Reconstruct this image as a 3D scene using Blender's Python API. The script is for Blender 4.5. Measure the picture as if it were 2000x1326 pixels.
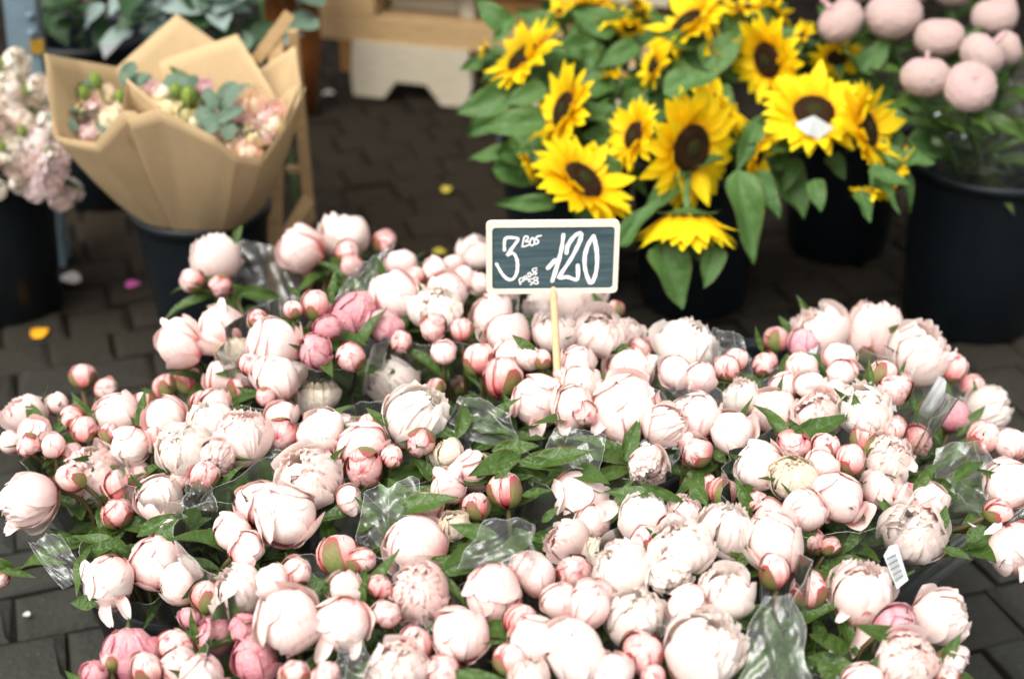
import bpy, math, random
import numpy as np
from mathutils import Vector, Matrix, Quaternion

for o in list(bpy.data.objects):
    bpy.data.objects.remove(o)
SC = bpy.context.scene
COL = SC.collection
R = math.radians
random.seed(7)
RNG = np.random.default_rng(11)

# ------------------------------------------------------------------ camera, sky, sun, exposure
PITCH, CAMH, FPX = R(30.0), 1.5, 50.0 / 36.0 * 2000.0
cam_d = bpy.data.cameras.new('camera')
cam = bpy.data.objects.new('camera', cam_d)
COL.objects.link(cam)
cam.location = (0, 0, CAMH)
cam.rotation_euler = (math.pi / 2 - PITCH, 0, 0)
cam_d.lens = 50.0
cam_d.sensor_width = 36.0
cam_d.clip_start = 0.05
cam_d.clip_end = 200.0
cam_d.dof.use_dof = True
cam_d.dof.focus_distance = 1.72
cam_d.dof.aperture_fstop = 2.6
cam_d.dof.aperture_blades = 0
SC.camera = cam

SUN_EL, SUN_AZ = R(60.0), R(-142.0)          # azimuth measured from +Y towards +X
world = bpy.data.worlds.new('World')
SC.world = world
world.use_nodes = True
wn = world.node_tree.nodes
wl = world.node_tree.links
sky = wn.new('ShaderNodeTexSky')
sky.sky_type = 'NISHITA'
sky.sun_disc = False
sky.sun_elevation = SUN_EL
sky.sun_rotation = SUN_AZ
sky.air_density = 1.0
sky.dust_density = 6.0
sky.ozone_density = 0.6
wn['Background'].inputs['Strength'].default_value = 0.15
hsv = wn.new('ShaderNodeHueSaturation')      # high thin cloud: a paler sky
hsv.inputs['Saturation'].default_value = 0.12
wl.new(sky.outputs[0], hsv.inputs['Color'])
wl.new(hsv.outputs[0], wn['Background'].inputs['Color'])
sun_d = bpy.data.lights.new('sun', 'SUN')
sun_d.energy = 0.75
sun_d.angle = R(38.0)
sun_d.color = (1.0, 0.92, 0.78)
sun = bpy.data.objects.new('sun', sun_d)
COL.objects.link(sun)
sd = Vector((math.sin(SUN_AZ) * math.cos(SUN_EL), math.cos(SUN_AZ) * math.cos(SUN_EL), math.sin(SUN_EL)))
sun.rotation_euler = sd.to_track_quat('Z', 'Y').to_euler()
sun.location = (0, 0, 6)
SC.view_settings.view_transform = 'Standard'
SC.view_settings.look = 'None'
SC.view_settings.gamma = 1.0
SC.view_settings.use_curve_mapping = False
SC.view_settings.exposure = 0.95
SC.cycles.transparent_max_bounces = 32
SC.cycles.max_bounces = 6
SC.cycles.use_denoising = True

FWD = Vector((0, math.cos(PITCH), -math.sin(PITCH)))
UPV = Vector((0, math.sin(PITCH), math.cos(PITCH)))
RGT = Vector((1, 0, 0))
CAMP = Vector((0, 0, CAMH))

def ray(x, y):
    return FWD + RGT * ((x - 1000.0) / FPX) - UPV * ((y - 663.0) / FPX)
def at_d(x, y, d):
    return CAMP + ray(x, y) * d
def at_z(x, y, z):
    r = ray(x, y)
    return CAMP + r * ((z - CAMH) / r.z)
def at_y(x, y, Y):
    r = ray(x, y)
    return CAMP + r * (Y / r.y)
def depth(p):
    return (Vector(p) - CAMP).dot(FWD)
def to_px(p):
    q = Vector(p) - CAMP
    d = q.dot(FWD)
    return 1000 + q.x / d * FPX, 663 - q.dot(UPV) / d * FPX, d

# ------------------------------------------------------------------ helpers: objects
def tag(o, label=None, cat=None, group=None, kind=None):
    if label: o['label'] = label
    if cat: o['category'] = cat
    if group: o['group'] = group
    if kind: o['kind'] = kind
    return o
def empty(name, loc):
    o = bpy.data.objects.new(name, None)
    o.empty_display_size = 0.02
    o.location = loc
    COL.objects.link(o)
    o['_w'] = 0
    del o['_w']
    WM[o.name] = Matrix.Translation(loc)
    return o
WM = {}
def obj(name, me, parent=None, mw=None, color=None):
    """link a mesh; mw is its world matrix"""
    o = bpy.data.objects.new(name, me)
    COL.objects.link(o)
    mw = mw if mw is not None else Matrix.Identity(4)
    if parent is not None:
        o.parent = parent
        o.matrix_local = WM[parent.name].inverted() @ mw
    else:
        o.matrix_local = mw
    WM[o.name] = mw
    if color: o.color = color
    return o
def mesh(name, v, f, mat, uv=None, smooth=True, mats=None, mi=None):
    me = bpy.data.meshes.new(name)
    v = np.asarray(v, dtype=float)
    me.from_pydata(v.tolist(), [], [tuple(int(i) for i in q) for q in f])
    for m in (mats or [mat]):
        me.materials.append(m)
    if mi is not None:
        me.polygons.foreach_set('material_index', mi)
    if uv is not None:
        ul = me.uv_layers.new(name='UVMap')
        li = np.empty(len(me.loops), dtype=np.int32)
        me.loops.foreach_get('vertex_index', li)
        ul.data.foreach_set('uv', np.asarray(uv, dtype=np.float32)[li].ravel())
    me.polygons.foreach_set('use_smooth', [smooth] * len(me.polygons))
    me.update()
    return me
def grid_faces(nu, nv, off=0, wrap=False):
    f = []
    for j in range(nv - 1):
        for i in range(nu - (0 if wrap else 1)):
            a = off + j * nu + i
            b = off + j * nu + (i + 1) % nu
            f.append((a, b, b + nu, a + nu))
    return f
class MB:
    """collects pieces into one mesh"""
    def __init__(s): s.v, s.f, s.uv = [], [], []
    def add(s, v, f, uv=None):
        o = len(s.v)
        s.v += [tuple(p) for p in v]
        s.f += [tuple(i + o for i in q) for q in f]
        s.uv += [tuple(t) for t in (uv if uv is not None else [(0, 0)] * len(v))]
    def box(s, lo, hi, bev=0.0):
        x0, y0, z0 = lo; x1, y1, z1 = hi
        s.add([(x0,y0,z0),(x1,y0,z0),(x1,y1,z0),(x0,y1,z0),(x0,y0,z1),(x1,y0,z1),(x1,y1,z1),(x0,y1,z1)],
              [(0,3,2,1),(4,5,6,7),(0,1,5,4),(1,2,6,5),(2,3,7,6),(3,0,4,7)])
    def mesh(s, name, mat, smooth=True): return mesh(name, s.v, s.f, mat, s.uv, smooth)
def lathe(prof, n=48):
    v, uv = [], []
    for j, (r, z) in enumerate(prof):
        for i in range(n):
            a = 2 * math.pi * i / n
            v.append((r * math.cos(a), r * math.sin(a), z)); uv.append((i / n, j / (len(prof) - 1)))
    return v, grid_faces(n, len(prof), wrap=True), uv
def tube(pts, rad, n=6):
    pts = [Vector(p) for p in pts]
    v, uv = [], []
    rads = rad if isinstance(rad, (list, tuple)) else [rad] * len(pts)
    up = Vector((0.31, 0.17, 0.93))
    for j, p in enumerate(pts):
        t = (pts[min(j + 1, len(pts) - 1)] - pts[max(j - 1, 0)])
        t = t.normalized() if t.length > 1e-9 else Vector((0, 0, 1))
        a = t.cross(up)
        a = a.normalized() if a.length > 1e-3 else t.orthogonal().normalized()
        b = t.cross(a)
        for i in range(n):
            q = 2 * math.pi * i / n
            v.append(p + (a * math.cos(q) + b * math.sin(q)) * rads[j]); uv.append((i / n, j / (len(pts) - 1)))
    f = grid_faces(n, len(pts), wrap=True)
    f.append(tuple(range(n - 1, -1, -1))); f.append(tuple(range((len(pts) - 1) * n, len(pts) * n)))
    return v, f, uv
def bez(p0, p1, p2, p3, n):
    out = []
    for i in range(n):
        t = i / (n - 1); s = 1 - t
        out.append(p0 * s**3 + p1 * 3 * s * s * t + p2 * 3 * s * t * t + p3 * t**3)
    return out
def frame(o, y, z, sx=1, sy=1, sz=1):
    """matrix with local Y along y, local Z near z"""
    y = Vector(y).normalized(); z = Vector(z)
    x = y.cross(z)
    x = x.normalized() if x.length > 1e-5 else y.orthogonal().normalized()
    z = x.cross(y)
    m = Matrix(((x.x*sx, y.x*sy, z.x*sz, o[0]), (x.y*sx, y.y*sy, z.y*sz, o[1]), (x.z*sx, y.z*sy, z.z*sz, o[2]), (0,0,0,1)))
    return m
def axis_frame(o, ax, spin, s):
    q = Vector((0, 0, 1)).rotation_difference(Vector(ax).normalized()) @ Quaternion((0, 0, 1), spin)
    return Matrix.Translation(o) @ q.to_matrix().to_4x4() @ Matrix.Scale(s, 4)

# ------------------------------------------------------------------ materials
def nodes_of(name):
    m = bpy.data.materials.new(name)
    m.use_nodes = True
    nt = m.node_tree
    return m, nt, nt.nodes, nt.links, nt.nodes['Principled BSDF'], nt.nodes['Material Output']
def ramp(n, stops, interp='LINEAR'):
    r = n.new('ShaderNodeValToRGB')
    cr = r.color_ramp
    cr.interpolation = interp
    while len(cr.elements) < len(stops): cr.elements.new(0.5)
    for e, (p, c) in zip(cr.elements, stops):
        e.position = p; e.color = (*c, 1) if len(c) == 3 else c
    return r
def mathn(n, l, op, a, b=None, c=None, clamp=False):
    m = n.new('ShaderNodeMath'); m.operation = op; m.use_clamp = clamp
    for i, x in enumerate((a, b, c)):
        if x is None: continue
        if isinstance(x, (int, float)): m.inputs[i].default_value = x
        else: l.new(x, m.inputs[i])
    return m.outputs[0]
def mixc(n, l, fac, a, b, mode='MIX'):
    m = n.new('ShaderNodeMix'); m.data_type = 'RGBA'; m.blend_type = mode
    for s, x in ((m.inputs[0], fac), (m.inputs[6], a), (m.inputs[7], b)):
        if isinstance(x, (int, float)): s.default_value = x
        elif isinstance(x, tuple): s.default_value = (*x, 1)
        else: l.new(x, s)
    return m.outputs[2]
def noise(n, l, scale, detail=3, vec=None, rough=0.55):
    t = n.new('ShaderNodeTexNoise'); t.inputs['Scale'].default_value = scale
    t.inputs['Detail'].default_value = detail; t.inputs['Roughness'].default_value = rough
    if vec is not None: l.new(vec, t.inputs['Vector'])
    return t

def petal_mat(name, stops, edge_col, edge_lo, edge_hi, edge_amt, vein_col, vein_amt, transl=0.25, rough=0.5, bump=0.25):
    """pigment runs from the petal's claw to its tip, with a coloured margin and streaks along the petal"""
    m, nt, n, l, bs, out = nodes_of(name)
    uv = n.new('ShaderNodeUVMap')
    sep = n.new('ShaderNodeSeparateXYZ'); l.new(uv.outputs[0], sep.inputs[0])
    u, v = sep.outputs[0], sep.outputs[1]
    oi = n.new('ShaderNodeObjectInfo')
    tc = n.new('ShaderNodeTexCoord')
    n1 = noise(n, l, 2.2, 3, tc.outputs['Object'])
    vv = mathn(n, l, 'ADD', v, mathn(n, l, 'MULTIPLY', mathn(n, l, 'SUBTRACT', n1.outputs[0], 0.5), 0.55))
    rp = ramp(n, stops); l.new(vv, rp.inputs[0])
    # streaks along the petal
    cmb = n.new('ShaderNodeCombineXYZ')
    l.new(mathn(n, l, 'MULTIPLY', u, 11.0), cmb.inputs[0])
    l.new(mathn(n, l, 'MULTIPLY', v, 1.3), cmb.inputs[1])
    l.new(mathn(n, l, 'MULTIPLY', oi.outputs['Random'], 37.0), cmb.inputs[2])
    st = noise(n, l, 1.6, 4, cmb.outputs[0], 0.6)
    sr = ramp(n, [(0.52, (0, 0, 0)), (0.72, (1, 1, 1))]); l.new(st.outputs[0], sr.inputs[0])
    c = mixc(n, l, mathn(n, l, 'MULTIPLY', sr.outputs[0], vein_amt), rp.outputs[0], vein_col)
    # margin
    e1 = mathn(n, l, 'ABSOLUTE', mathn(n, l, 'MULTIPLY', mathn(n, l, 'SUBTRACT', u, 0.5), 2.0))
    e = mathn(n, l, 'MAXIMUM', e1, v)
    e = mathn(n, l, 'ADD', e, mathn(n, l, 'MULTIPLY', mathn(n, l, 'SUBTRACT', st.outputs[0], 0.5), 0.35))
    er = n.new('ShaderNodeMapRange'); er.inputs[1].default_value = edge_lo; er.inputs[2].default_value = edge_hi
    l.new(e, er.inputs[0])
    n2 = noise(n, l, 1.7, 2, tc.outputs['Object'])
    patch = ramp(n, [(0.40, (0, 0, 0)), (0.62, (1, 1, 1))]); l.new(n2.outputs[0], patch.inputs[0])
    ef = mathn(n, l, 'MULTIPLY', mathn(n, l, 'MULTIPLY', er.outputs[0], patch.outputs[0]), edge_amt)
    c = mixc(n, l, ef, c, edge_col)
    # flecks of brown
    n3 = noise(n, l, 9.0, 2, tc.outputs['Object'])
    fl = ramp(n, [(0.70, (0, 0, 0)), (0.78, (1, 1, 1))]); l.new(n3.outputs[0], fl.inputs[0])
    c = mixc(n, l, mathn(n, l, 'MULTIPLY', fl.outputs[0], 0.16), c, (0.45, 0.20, 0.08))
    c = mixc(n, l, 1.0, c, oi.outputs['Color'], 'MULTIPLY')
    l.new(c, bs.inputs['Base Color'])
    bs.inputs['Roughness'].default_value = rough
    bs.inputs['Specular IOR Level'].default_value = 0.22
    bp = n.new('ShaderNodeBump'); bp.inputs['Strength'].default_value = bump; bp.inputs['Distance'].default_value = 0.06
    hb = mathn(n, l, 'ADD', st.outputs[0], mathn(n, l, 'MULTIPLY', noise(n, l, 6.0, 3, tc.outputs['Object']).outputs[0], 0.8))
    l.new(hb, bp.inputs['Height'])
    l.new(bp.outputs[0], bs.inputs['Normal'])
    tr = n.new('ShaderNodeBsdfTranslucent'); l.new(mixc(n, l, 1.0, c, (1.0, 0.93, 0.90), 'MULTIPLY'), tr.inputs['Color'])
    mx = n.new('ShaderNodeMixShader'); mx.inputs[0].default_value = transl
    l.new(bs.outputs[0], mx.inputs[1]); l.new(tr.outputs[0], mx.inputs[2])
    l.new(mx.outputs[0], out.inputs['Surface'])
    return m

M = {}
M['blush'] = petal_mat('petal_blush', [(0.12, (0.82, 0.27, 0.28)), (0.36, (0.94, 0.55, 0.51)), (0.60, (0.965, 0.78, 0.72)), (0.90, (0.97, 0.895, 0.84))],
                       (0.74, 0.17, 0.18), 0.93, 1.06, 0.85, (0.86, 0.45, 0.43), 0.30, bump=0.15)
M['white'] = petal_mat('petal_white', [(0.05, (0.88, 0.52, 0.52)), (0.22, (0.95, 0.76, 0.73)), (0.42, (0.97, 0.91, 0.86)), (0.80, (0.98, 0.96, 0.91))],
                       (0.88, 0.36, 0.36), 0.98, 1.10, 0.5, (0.93, 0.74, 0.68), 0.15, transl=0.48, bump=0.12)
M['bud'] = petal_mat('petal_bud', [(0.10, (0.55, 0.07, 0.09)), (0.36, (0.84, 0.32, 0.30)), (0.62, (0.93, 0.60, 0.54)), (0.90, (0.96, 0.84, 0.78))],
                     (0.52, 0.03, 0.07), 0.80, 1.0, 1.0, (0.66, 0.13, 0.15), 0.6)
M['pink'] = petal_mat('petal_pink', [(0.05, (0.62, 0.10, 0.20)), (0.35, (0.80, 0.30, 0.38)), (0.7, (0.87, 0.50, 0.55)), (0.95, (0.90, 0.62, 0.62))],
                      (0.62, 0.06, 0.20), 0.85, 1.05, 0.8, (0.72, 0.18, 0.30), 0.35, bump=0.4)
M['cream'] = petal_mat('petal_cream', [(0.05, (0.90, 0.72, 0.56)), (0.35, (0.95, 0.86, 0.72)), (0.7, (0.97, 0.92, 0.82)), (0.95, (0.95, 0.86, 0.70))],
                       (0.62, 0.38, 0.16), 1.02, 1.18, 0.5, (0.92, 0.80, 0.58), 0.15, transl=0.4, bump=0.4)
M['sepal'] = petal_mat('sepal', [(0.15, (0.19, 0.26, 0.07)), (0.60, (0.22, 0.20, 0.08)), (0.85, (0.24, 0.14, 0.08)), (1.0, (0.40, 0.10, 0.09))],
                       (0.46, 0.04, 0.08), 0.86, 1.05, 0.95, (0.13, 0.16, 0.05), 0.5, transl=0.08, rough=0.45)
M['sunpetal'] = petal_mat('petal_sunflower', [(0.0, (0.88, 0.40, 0.003)), (0.25, (0.94, 0.64, 0.005)), (1.0, (0.96, 0.76, 0.012))],
                          (0.88, 0.48, 0.003), 0.95, 1.1, 0.3, (0.86, 0.44, 0.003), 0.3, transl=0.3)
M['small'] = petal_mat('petal_small', [(0.05, (0.85, 0.72, 0.50)), (0.5, (0.94, 0.88, 0.74)), (1.0, (0.96, 0.93, 0.86))],
                       (0.75, 0.45, 0.5), 0.9, 1.1, 0.5, (0.8, 0.6, 0.5), 0.2)

def leaf_mat(name, col, col2, under, rough=0.38):
    m, nt, n, l, bs, out = nodes_of(name)
    uv = n.new('ShaderNodeUVMap')
    sep = n.new('ShaderNodeSeparateXYZ'); l.new(uv.outputs[0], sep.inputs[0])
    u, v = sep.outputs[0], sep.outputs[1]
    oi = n.new('ShaderNodeObjectInfo')
    tc = n.new('ShaderNodeTexCoord')
    n1 = noise(n, l, 3.5, 4, tc.outputs['Object'])
    c = mixc(n, l, n1.outputs[0], col, col2)
    c = mixc(n, l, mathn(n, l, 'MULTIPLY', oi.outputs['Random'], 0.55), c, col2)
    au = mathn(n, l, 'ABSOLUTE', mathn(n, l, 'SUBTRACT', u, 0.5))
    mid = mathn(n, l, 'LESS_THAN', au, 0.02)
    # side veins run obliquely from the midrib
    w = mathn(n, l, 'FRACT', mathn(n, l, 'SUBTRACT', mathn(n, l, 'MULTIPLY', v, 8.0), mathn(n, l, 'MULTIPLY', au, 5.0)))
    vein = mathn(n, l, 'LESS_THAN', mathn(n, l, 'ABSOLUTE', mathn(n, l, 'SUBTRACT', w, 0.5)), 0.05)
    vf = mathn(n, l, 'MAXIMUM', mathn(n, l, 'MULTIPLY', mid, 0.6), mathn(n, l, 'MULTIPLY', vein, 0.25))
    c = mixc(n, l, vf, c, under)
    g = n.new('ShaderNodeNewGeometry')
    c = mixc(n, l, mathn(n, l, 'MULTIPLY', g.outputs['Backfacing'], 0.7), c, under)
    # brown/red margin here and there
    em = mathn(n, l, 'GREATER_THAN', au, 0.475)
    c = mixc(n, l, mathn(n, l, 'MULTIPLY', em, 0.35), c, (0.22, 0.10, 0.03))
    l.new(c, bs.inputs['Base Color'])
    bs.inputs['Roughness'].default_value = rough
    bs.inputs['Specular IOR Level'].default_value = 0.45
    bp = n.new('ShaderNodeBump'); bp.inputs['Strength'].default_value = 0.5; bp.inputs['Distance'].default_value = 0.02
    l.new(mathn(n, l, 'ADD', mathn(n, l, 'MULTIPLY', vf, -1.0), n1.outputs[0]), bp.inputs['Height'])
    l.new(bp.outputs[0], bs.inputs['Normal'])
    tr = n.new('ShaderNodeBsdfTranslucent'); l.new(c, tr.inputs['Color'])
    mx = n.new('ShaderNodeMixShader'); mx.inputs[0].default_value = 0.22
    l.new(bs.outputs[0], mx.inputs[1]); l.new(tr.outputs[0], mx.inputs[2])
    l.new(mx.outputs[0], out.inputs['Surface'])
    return m
M['leaf'] = leaf_mat('peony_leaf', (0.022, 0.074, 0.010), (0.075, 0.135, 0.022), (0.13, 0.19, 0.055))
M['sunleaf'] = leaf_mat('sunflower_leaf', (0.032, 0.105, 0.018), (0.080, 0.170, 0.035), (0.13, 0.22, 0.075), 0.55)
M['euca'] = leaf_mat('eucalyptus_leaf', (0.09, 0.16, 0.10), (0.16, 0.24, 0.17), (0.22, 0.30, 0.23), 0.6)
M['silver'] = leaf_mat('silver_leaf', (0.17, 0.25, 0.21), (0.29, 0.37, 0.34), (0.30, 0.38, 0.35), 0.7)
M['grassy'] = leaf_mat('bright_green_leaf', (0.16, 0.28, 0.03), (0.30, 0.40, 0.07), (0.35, 0.45, 0.12), 0.5)
M['darkleaf'] = leaf_mat('dark_leaf', (0.015, 0.05, 0.015), (0.03, 0.08, 0.025), (0.06, 0.12, 0.05), 0.5)

def plain(name, col, rough=0.5, spec=0.3, nscale=40, namt=0.25, col2=None, bump=0.1, stretch=None, dist=0.002):
    m, nt, n, l, bs, out = nodes_of(name)
    tc = n.new('ShaderNodeTexCoord')
    vec = tc.outputs['Object']
    if stretch:
        mp = n.new('ShaderNodeMapping'); mp.inputs['Scale'].default_value = stretch
        l.new(vec, mp.inputs[0]); vec = mp.outputs[0]
    t = noise(n, l, nscale, 5, vec, 0.6)
    col2 = col2 or tuple(x * 0.55 for x in col)
    rp = ramp(n, [(0.35, (0, 0, 0)), (0.7, (1, 1, 1))]); l.new(t.outputs[0], rp.inputs[0])
    c = mixc(n, l, mathn(n, l, 'MULTIPLY', rp.outputs[0], namt), col, col2)
    l.new(c, bs.inputs['Base Color'])
    bs.inputs['Roughness'].default_value = rough
    bs.inputs['Specular IOR Level'].default_value = spec
    bp = n.new('ShaderNodeBump'); bp.inputs['Strength'].default_value = bump; bp.inputs['Distance'].default_value = dist
    l.new(t.outputs[0], bp.inputs['Height']); l.new(bp.outputs[0], bs.inputs['Normal'])
    return m
M['bucket'] = plain('black_plastic', (0.0035, 0.0065, 0.0095), 0.42, 0.35, 30, 0.6, (0.008, 0.010, 0.011))
M['stem'] = plain('peony_stem', (0.10, 0.055, 0.025), 0.5, 0.3, 18, 0.8, (0.07, 0.11, 0.03))
M['sstem'] = plain('green_stem', (0.09, 0.16, 0.05), 0.55, 0.3, 20, 0.6, (0.05, 0.10, 0.03))
M['kraft'] = plain('kraft_paper', (0.50, 0.36, 0.20), 0.85, 0.1, 160, 0.35, (0.42, 0.29, 0.155), 0.25, (1, 1, 0.3), 0.001)
M['wood'] = plain('pale_wood', (0.50, 0.34, 0.17), 0.7, 0.2, 14, 0.7, (0.33, 0.19, 0.08), 0.3, (1.0, 8, 8))
M['woodpale'] = plain('bleached_wood', (0.55, 0.49, 0.37), 0.75, 0.2, 14, 0.6, (0.38, 0.31, 0.21), 0.3, (1.0, 8, 8))
M['wooddark'] = plain('brown_wood', (0.28, 0.14, 0.045), 0.7, 0.2, 14, 0.6, (0.16, 0.075, 0.02), 0.3, (1.0, 8, 8))
M['stake'] = plain('stake_wood', (0.58, 0.42, 0.24), 0.65, 0.2, 60, 0.6, (0.42, 0.28, 0.14), 0.3, (6, 6, 0.6))
M['signframe'] = plain('sign_frame', (0.78, 0.70, 0.60), 0.7, 0.2, 300, 0.35, (0.62, 0.52, 0.42), 0.3, (0.3, 1, 1), 0.0006)
M['chalkboard'] = plain('chalkboard', (0.030, 0.062, 0.072), 0.5, 0.3, 90, 0.9, (0.085, 0.135, 0.15), 0.2, (0.12, 1, 1.6), 0.0005)
M['chalk'] = plain('chalk_pen', (0.88, 0.88, 0.86), 0.7, 0.2, 400, 0.15, (0.7, 0.72, 0.72))
M['white'+'card'] = plain('white_card', (0.50, 0.52, 0.53), 0.5, 0.3, 80, 0.2)
M['ink'] = plain('barcode_ink', (0.02, 0.02, 0.02), 0.5, 0.2)
M['canvas'] = plain('shade_canvas', (0.10, 0.12, 0.10), 0.9, 0.1, 50, 0.3)  # cloth of the unseen roof added to cast shade
M['metal'] = plain('painted_steel', (0.16, 0.23, 0.27), 0.4, 0.5, 25, 0.7, (0.10, 0.14, 0.17))
M['disc'] = plain('sunflower_disc', (0.045, 0.020, 0.008), 0.85, 0.1, 60, 0.8, (0.015, 0.010, 0.006), 0.8)
M['discgreen'] = plain('sunflower_eye', (0.035, 0.034, 0.010), 0.85, 0.1, 90, 0.8, (0.015, 0.018, 0.006), 0.8)
M['pompon'] = None
M['magenta'] = plain('magenta_rim', (0.45, 0.06, 0.20), 0.5, 0.3, 30, 0.4)
M['terracotta'] = plain('terracotta', (0.20, 0.065, 0.014), 0.7, 0.2, 30, 0.4)
M['yellowtag'] = plain('ochre_sticker', (0.35, 0.20, 0.02), 0.6, 0.2, 30, 0.4)
M['fp_pink'] = plain('fallen_pink', (0.55, 0.10, 0.35), 0.6, 0.2, 60, 0.3)
M['fp_orange'] = plain('fallen_orange', (0.75, 0.28, 0.01), 0.6, 0.2, 60, 0.6, (0.55, 0.42, 0.02))
M['fp_yellow'] = plain('fallen_yellow', (0.55, 0.45, 0.06), 0.6, 0.2, 60, 0.4)
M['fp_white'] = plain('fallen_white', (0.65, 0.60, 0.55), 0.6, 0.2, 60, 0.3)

def pompon_mat():
    m, nt, n, l, bs, out = nodes_of('pompon_flower')
    tc = n.new('ShaderNodeTexCoord')
    vo = n.new('ShaderNodeTexVoronoi'); vo.inputs['Scale'].default_value = 26
    l.new(tc.outputs['Object'], vo.inputs['Vector'])
    rp = ramp(n, [(0.15, (0.86, 0.70, 0.62)), (0.55, (0.66, 0.46, 0.42))]); l.new(vo.outputs['Distance'], rp.inputs[0])
    sep = n.new('ShaderNodeSeparateXYZ'); l.new(tc.outputs['Object'], sep.inputs[0])
    n1 = noise(n, l, 1.6, 2, tc.outputs['Object'])
    top = n.new('ShaderNodeMapRange'); top.inputs[1].default_value = 0.35; top.inputs[2].default_value = 1.0
    l.new(mathn(n, l, 'ADD', sep.outputs[2], mathn(n, l, 'MULTIPLY', mathn(n, l, 'SUBTRACT', n1.outputs[0], 0.5), 0.9)), top.inputs[0])
    c = mixc(n, l, mathn(n, l, 'MULTIPLY', top.outputs[0], 0.55), rp.outputs[0], (0.82, 0.46, 0.52))
    l.new(c, bs.inputs['Base Color'])
    bs.inputs['Roughness'].default_value = 0.8
    bp = n.new('ShaderNodeBump'); bp.inputs['Strength'].default_value = 0.6; bp.inputs['Distance'].default_value = 0.04; bp.invert = True
    l.new(vo.outputs['Distance'], bp.inputs['Height']); l.new(bp.outputs[0], bs.inputs['Normal'])
    return m
M['pompon'] = pompon_mat()

def film_mat(haze=0.03):
    m, nt, n, l, bs, out = nodes_of('clear_cellophane')
    n.remove(bs)
    tc = n.new('ShaderNodeTexCoord')
    t = noise(n, l, 30, 2, tc.outputs['Object'], 0.5)
    bp = n.new('ShaderNodeBump'); bp.inputs['Strength'].default_value = 0.06; bp.inputs['Distance'].default_value = 0.002
    l.new(t.outputs[0], bp.inputs['Height'])
    tr = n.new('ShaderNodeBsdfTransparent'); tr.inputs[0].default_value = (0.97, 0.98, 0.975, 1)
    gl = n.new('ShaderNodeBsdfGlossy'); gl.inputs['Roughness'].default_value = 0.2
    gl.inputs[0].default_value = (0.95, 0.97, 0.97, 1)
    l.new(bp.outputs[0], gl.inputs['Normal'])
    lw = n.new('ShaderNodeFresnel'); lw.inputs[0].default_value = 1.5
    fac = mathn(n, l, 'MULTIPLY_ADD', lw.outputs[0], 1.0, 0.01, clamp=True)
    mx = n.new('ShaderNodeMixShader'); l.new(fac, mx.inputs[0])
    l.new(tr.outputs[0], mx.inputs[1]); l.new(gl.outputs[0], mx.inputs[2])
    df = n.new('ShaderNodeBsdfDiffuse'); df.inputs[0].default_value = (0.8, 0.8, 0.76, 1)
    m2 = n.new('ShaderNodeMixShader'); m2.inputs[0].default_value = haze   # faint milkiness of the plastic
    l.new(mx.outputs[0], m2.inputs[1]); l.new(df.outputs[0], m2.inputs[2])
    l.new(m2.outputs[0], out.inputs['Surface'])
    return m
M['film'] = film_mat()
M['filmedge'] = film_mat(.22)

def stone_mat(name, g1, g2, br):
    m, nt, n, l, bs, out = nodes_of(name)
    g = n.new('ShaderNodeNewGeometry')
    oi = n.new('ShaderNodeObjectInfo')
    n1 = noise(n, l, 9, 5, g.outputs['Position'], 0.65)
    n2 = noise(n, l, 75, 4, g.outputs['Position'], 0.7)
    n3 = noise(n, l, 0.9, 2, g.outputs['Position'])
    c = mixc(n, l, n1.outputs[0], g1, g2)
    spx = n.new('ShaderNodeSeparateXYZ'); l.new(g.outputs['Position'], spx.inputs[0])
    brn = n.new('ShaderNodeMapRange'); brn.inputs[1].default_value = 2.3; brn.inputs[2].default_value = 3.3; brn.inputs[3].default_value = 0.25; brn.inputs[4].default_value = 0.92   # brown brick further back, its colour also darkened for the shade there
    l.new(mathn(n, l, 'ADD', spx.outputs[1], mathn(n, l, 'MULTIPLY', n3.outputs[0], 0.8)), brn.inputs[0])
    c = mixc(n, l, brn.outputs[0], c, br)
    c = mixc(n, l, mathn(n, l, 'MULTIPLY', oi.outputs['Random'], 0.35), c, br)
    sp = ramp(n, [(0.62, (0, 0, 0)), (0.75, (1, 1, 1))]); l.new(n2.outputs[0], sp.inputs[0])
    c = mixc(n, l, mathn(n, l, 'MULTIPLY', sp.outputs[0], 0.55), c, (0.10, 0.10, 0.093))
    l.new(c, bs.inputs['Base Color'])
    bs.inputs['Roughness'].default_value = 0.9
    bs.inputs['Specular IOR Level'].default_value = 0.08
    bp = n.new('ShaderNodeBump'); bp.inputs['Strength'].default_value = 0.9; bp.inputs['Distance'].default_value = 0.012
    l.new(mathn(n, l, 'ADD', n1.outputs[0], mathn(n, l, 'MULTIPLY', n2.outputs[0], 0.6)), bp.inputs['Height'])
    l.new(bp.outputs[0], bs.inputs['Normal'])
    return m
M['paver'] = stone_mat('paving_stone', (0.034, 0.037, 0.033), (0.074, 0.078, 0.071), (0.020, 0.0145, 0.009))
M['joint'] = stone_mat('joint_soil', (0.006, 0.0055, 0.0045), (0.011, 0.010, 0.008), (0.007, 0.0055, 0.004))

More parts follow.
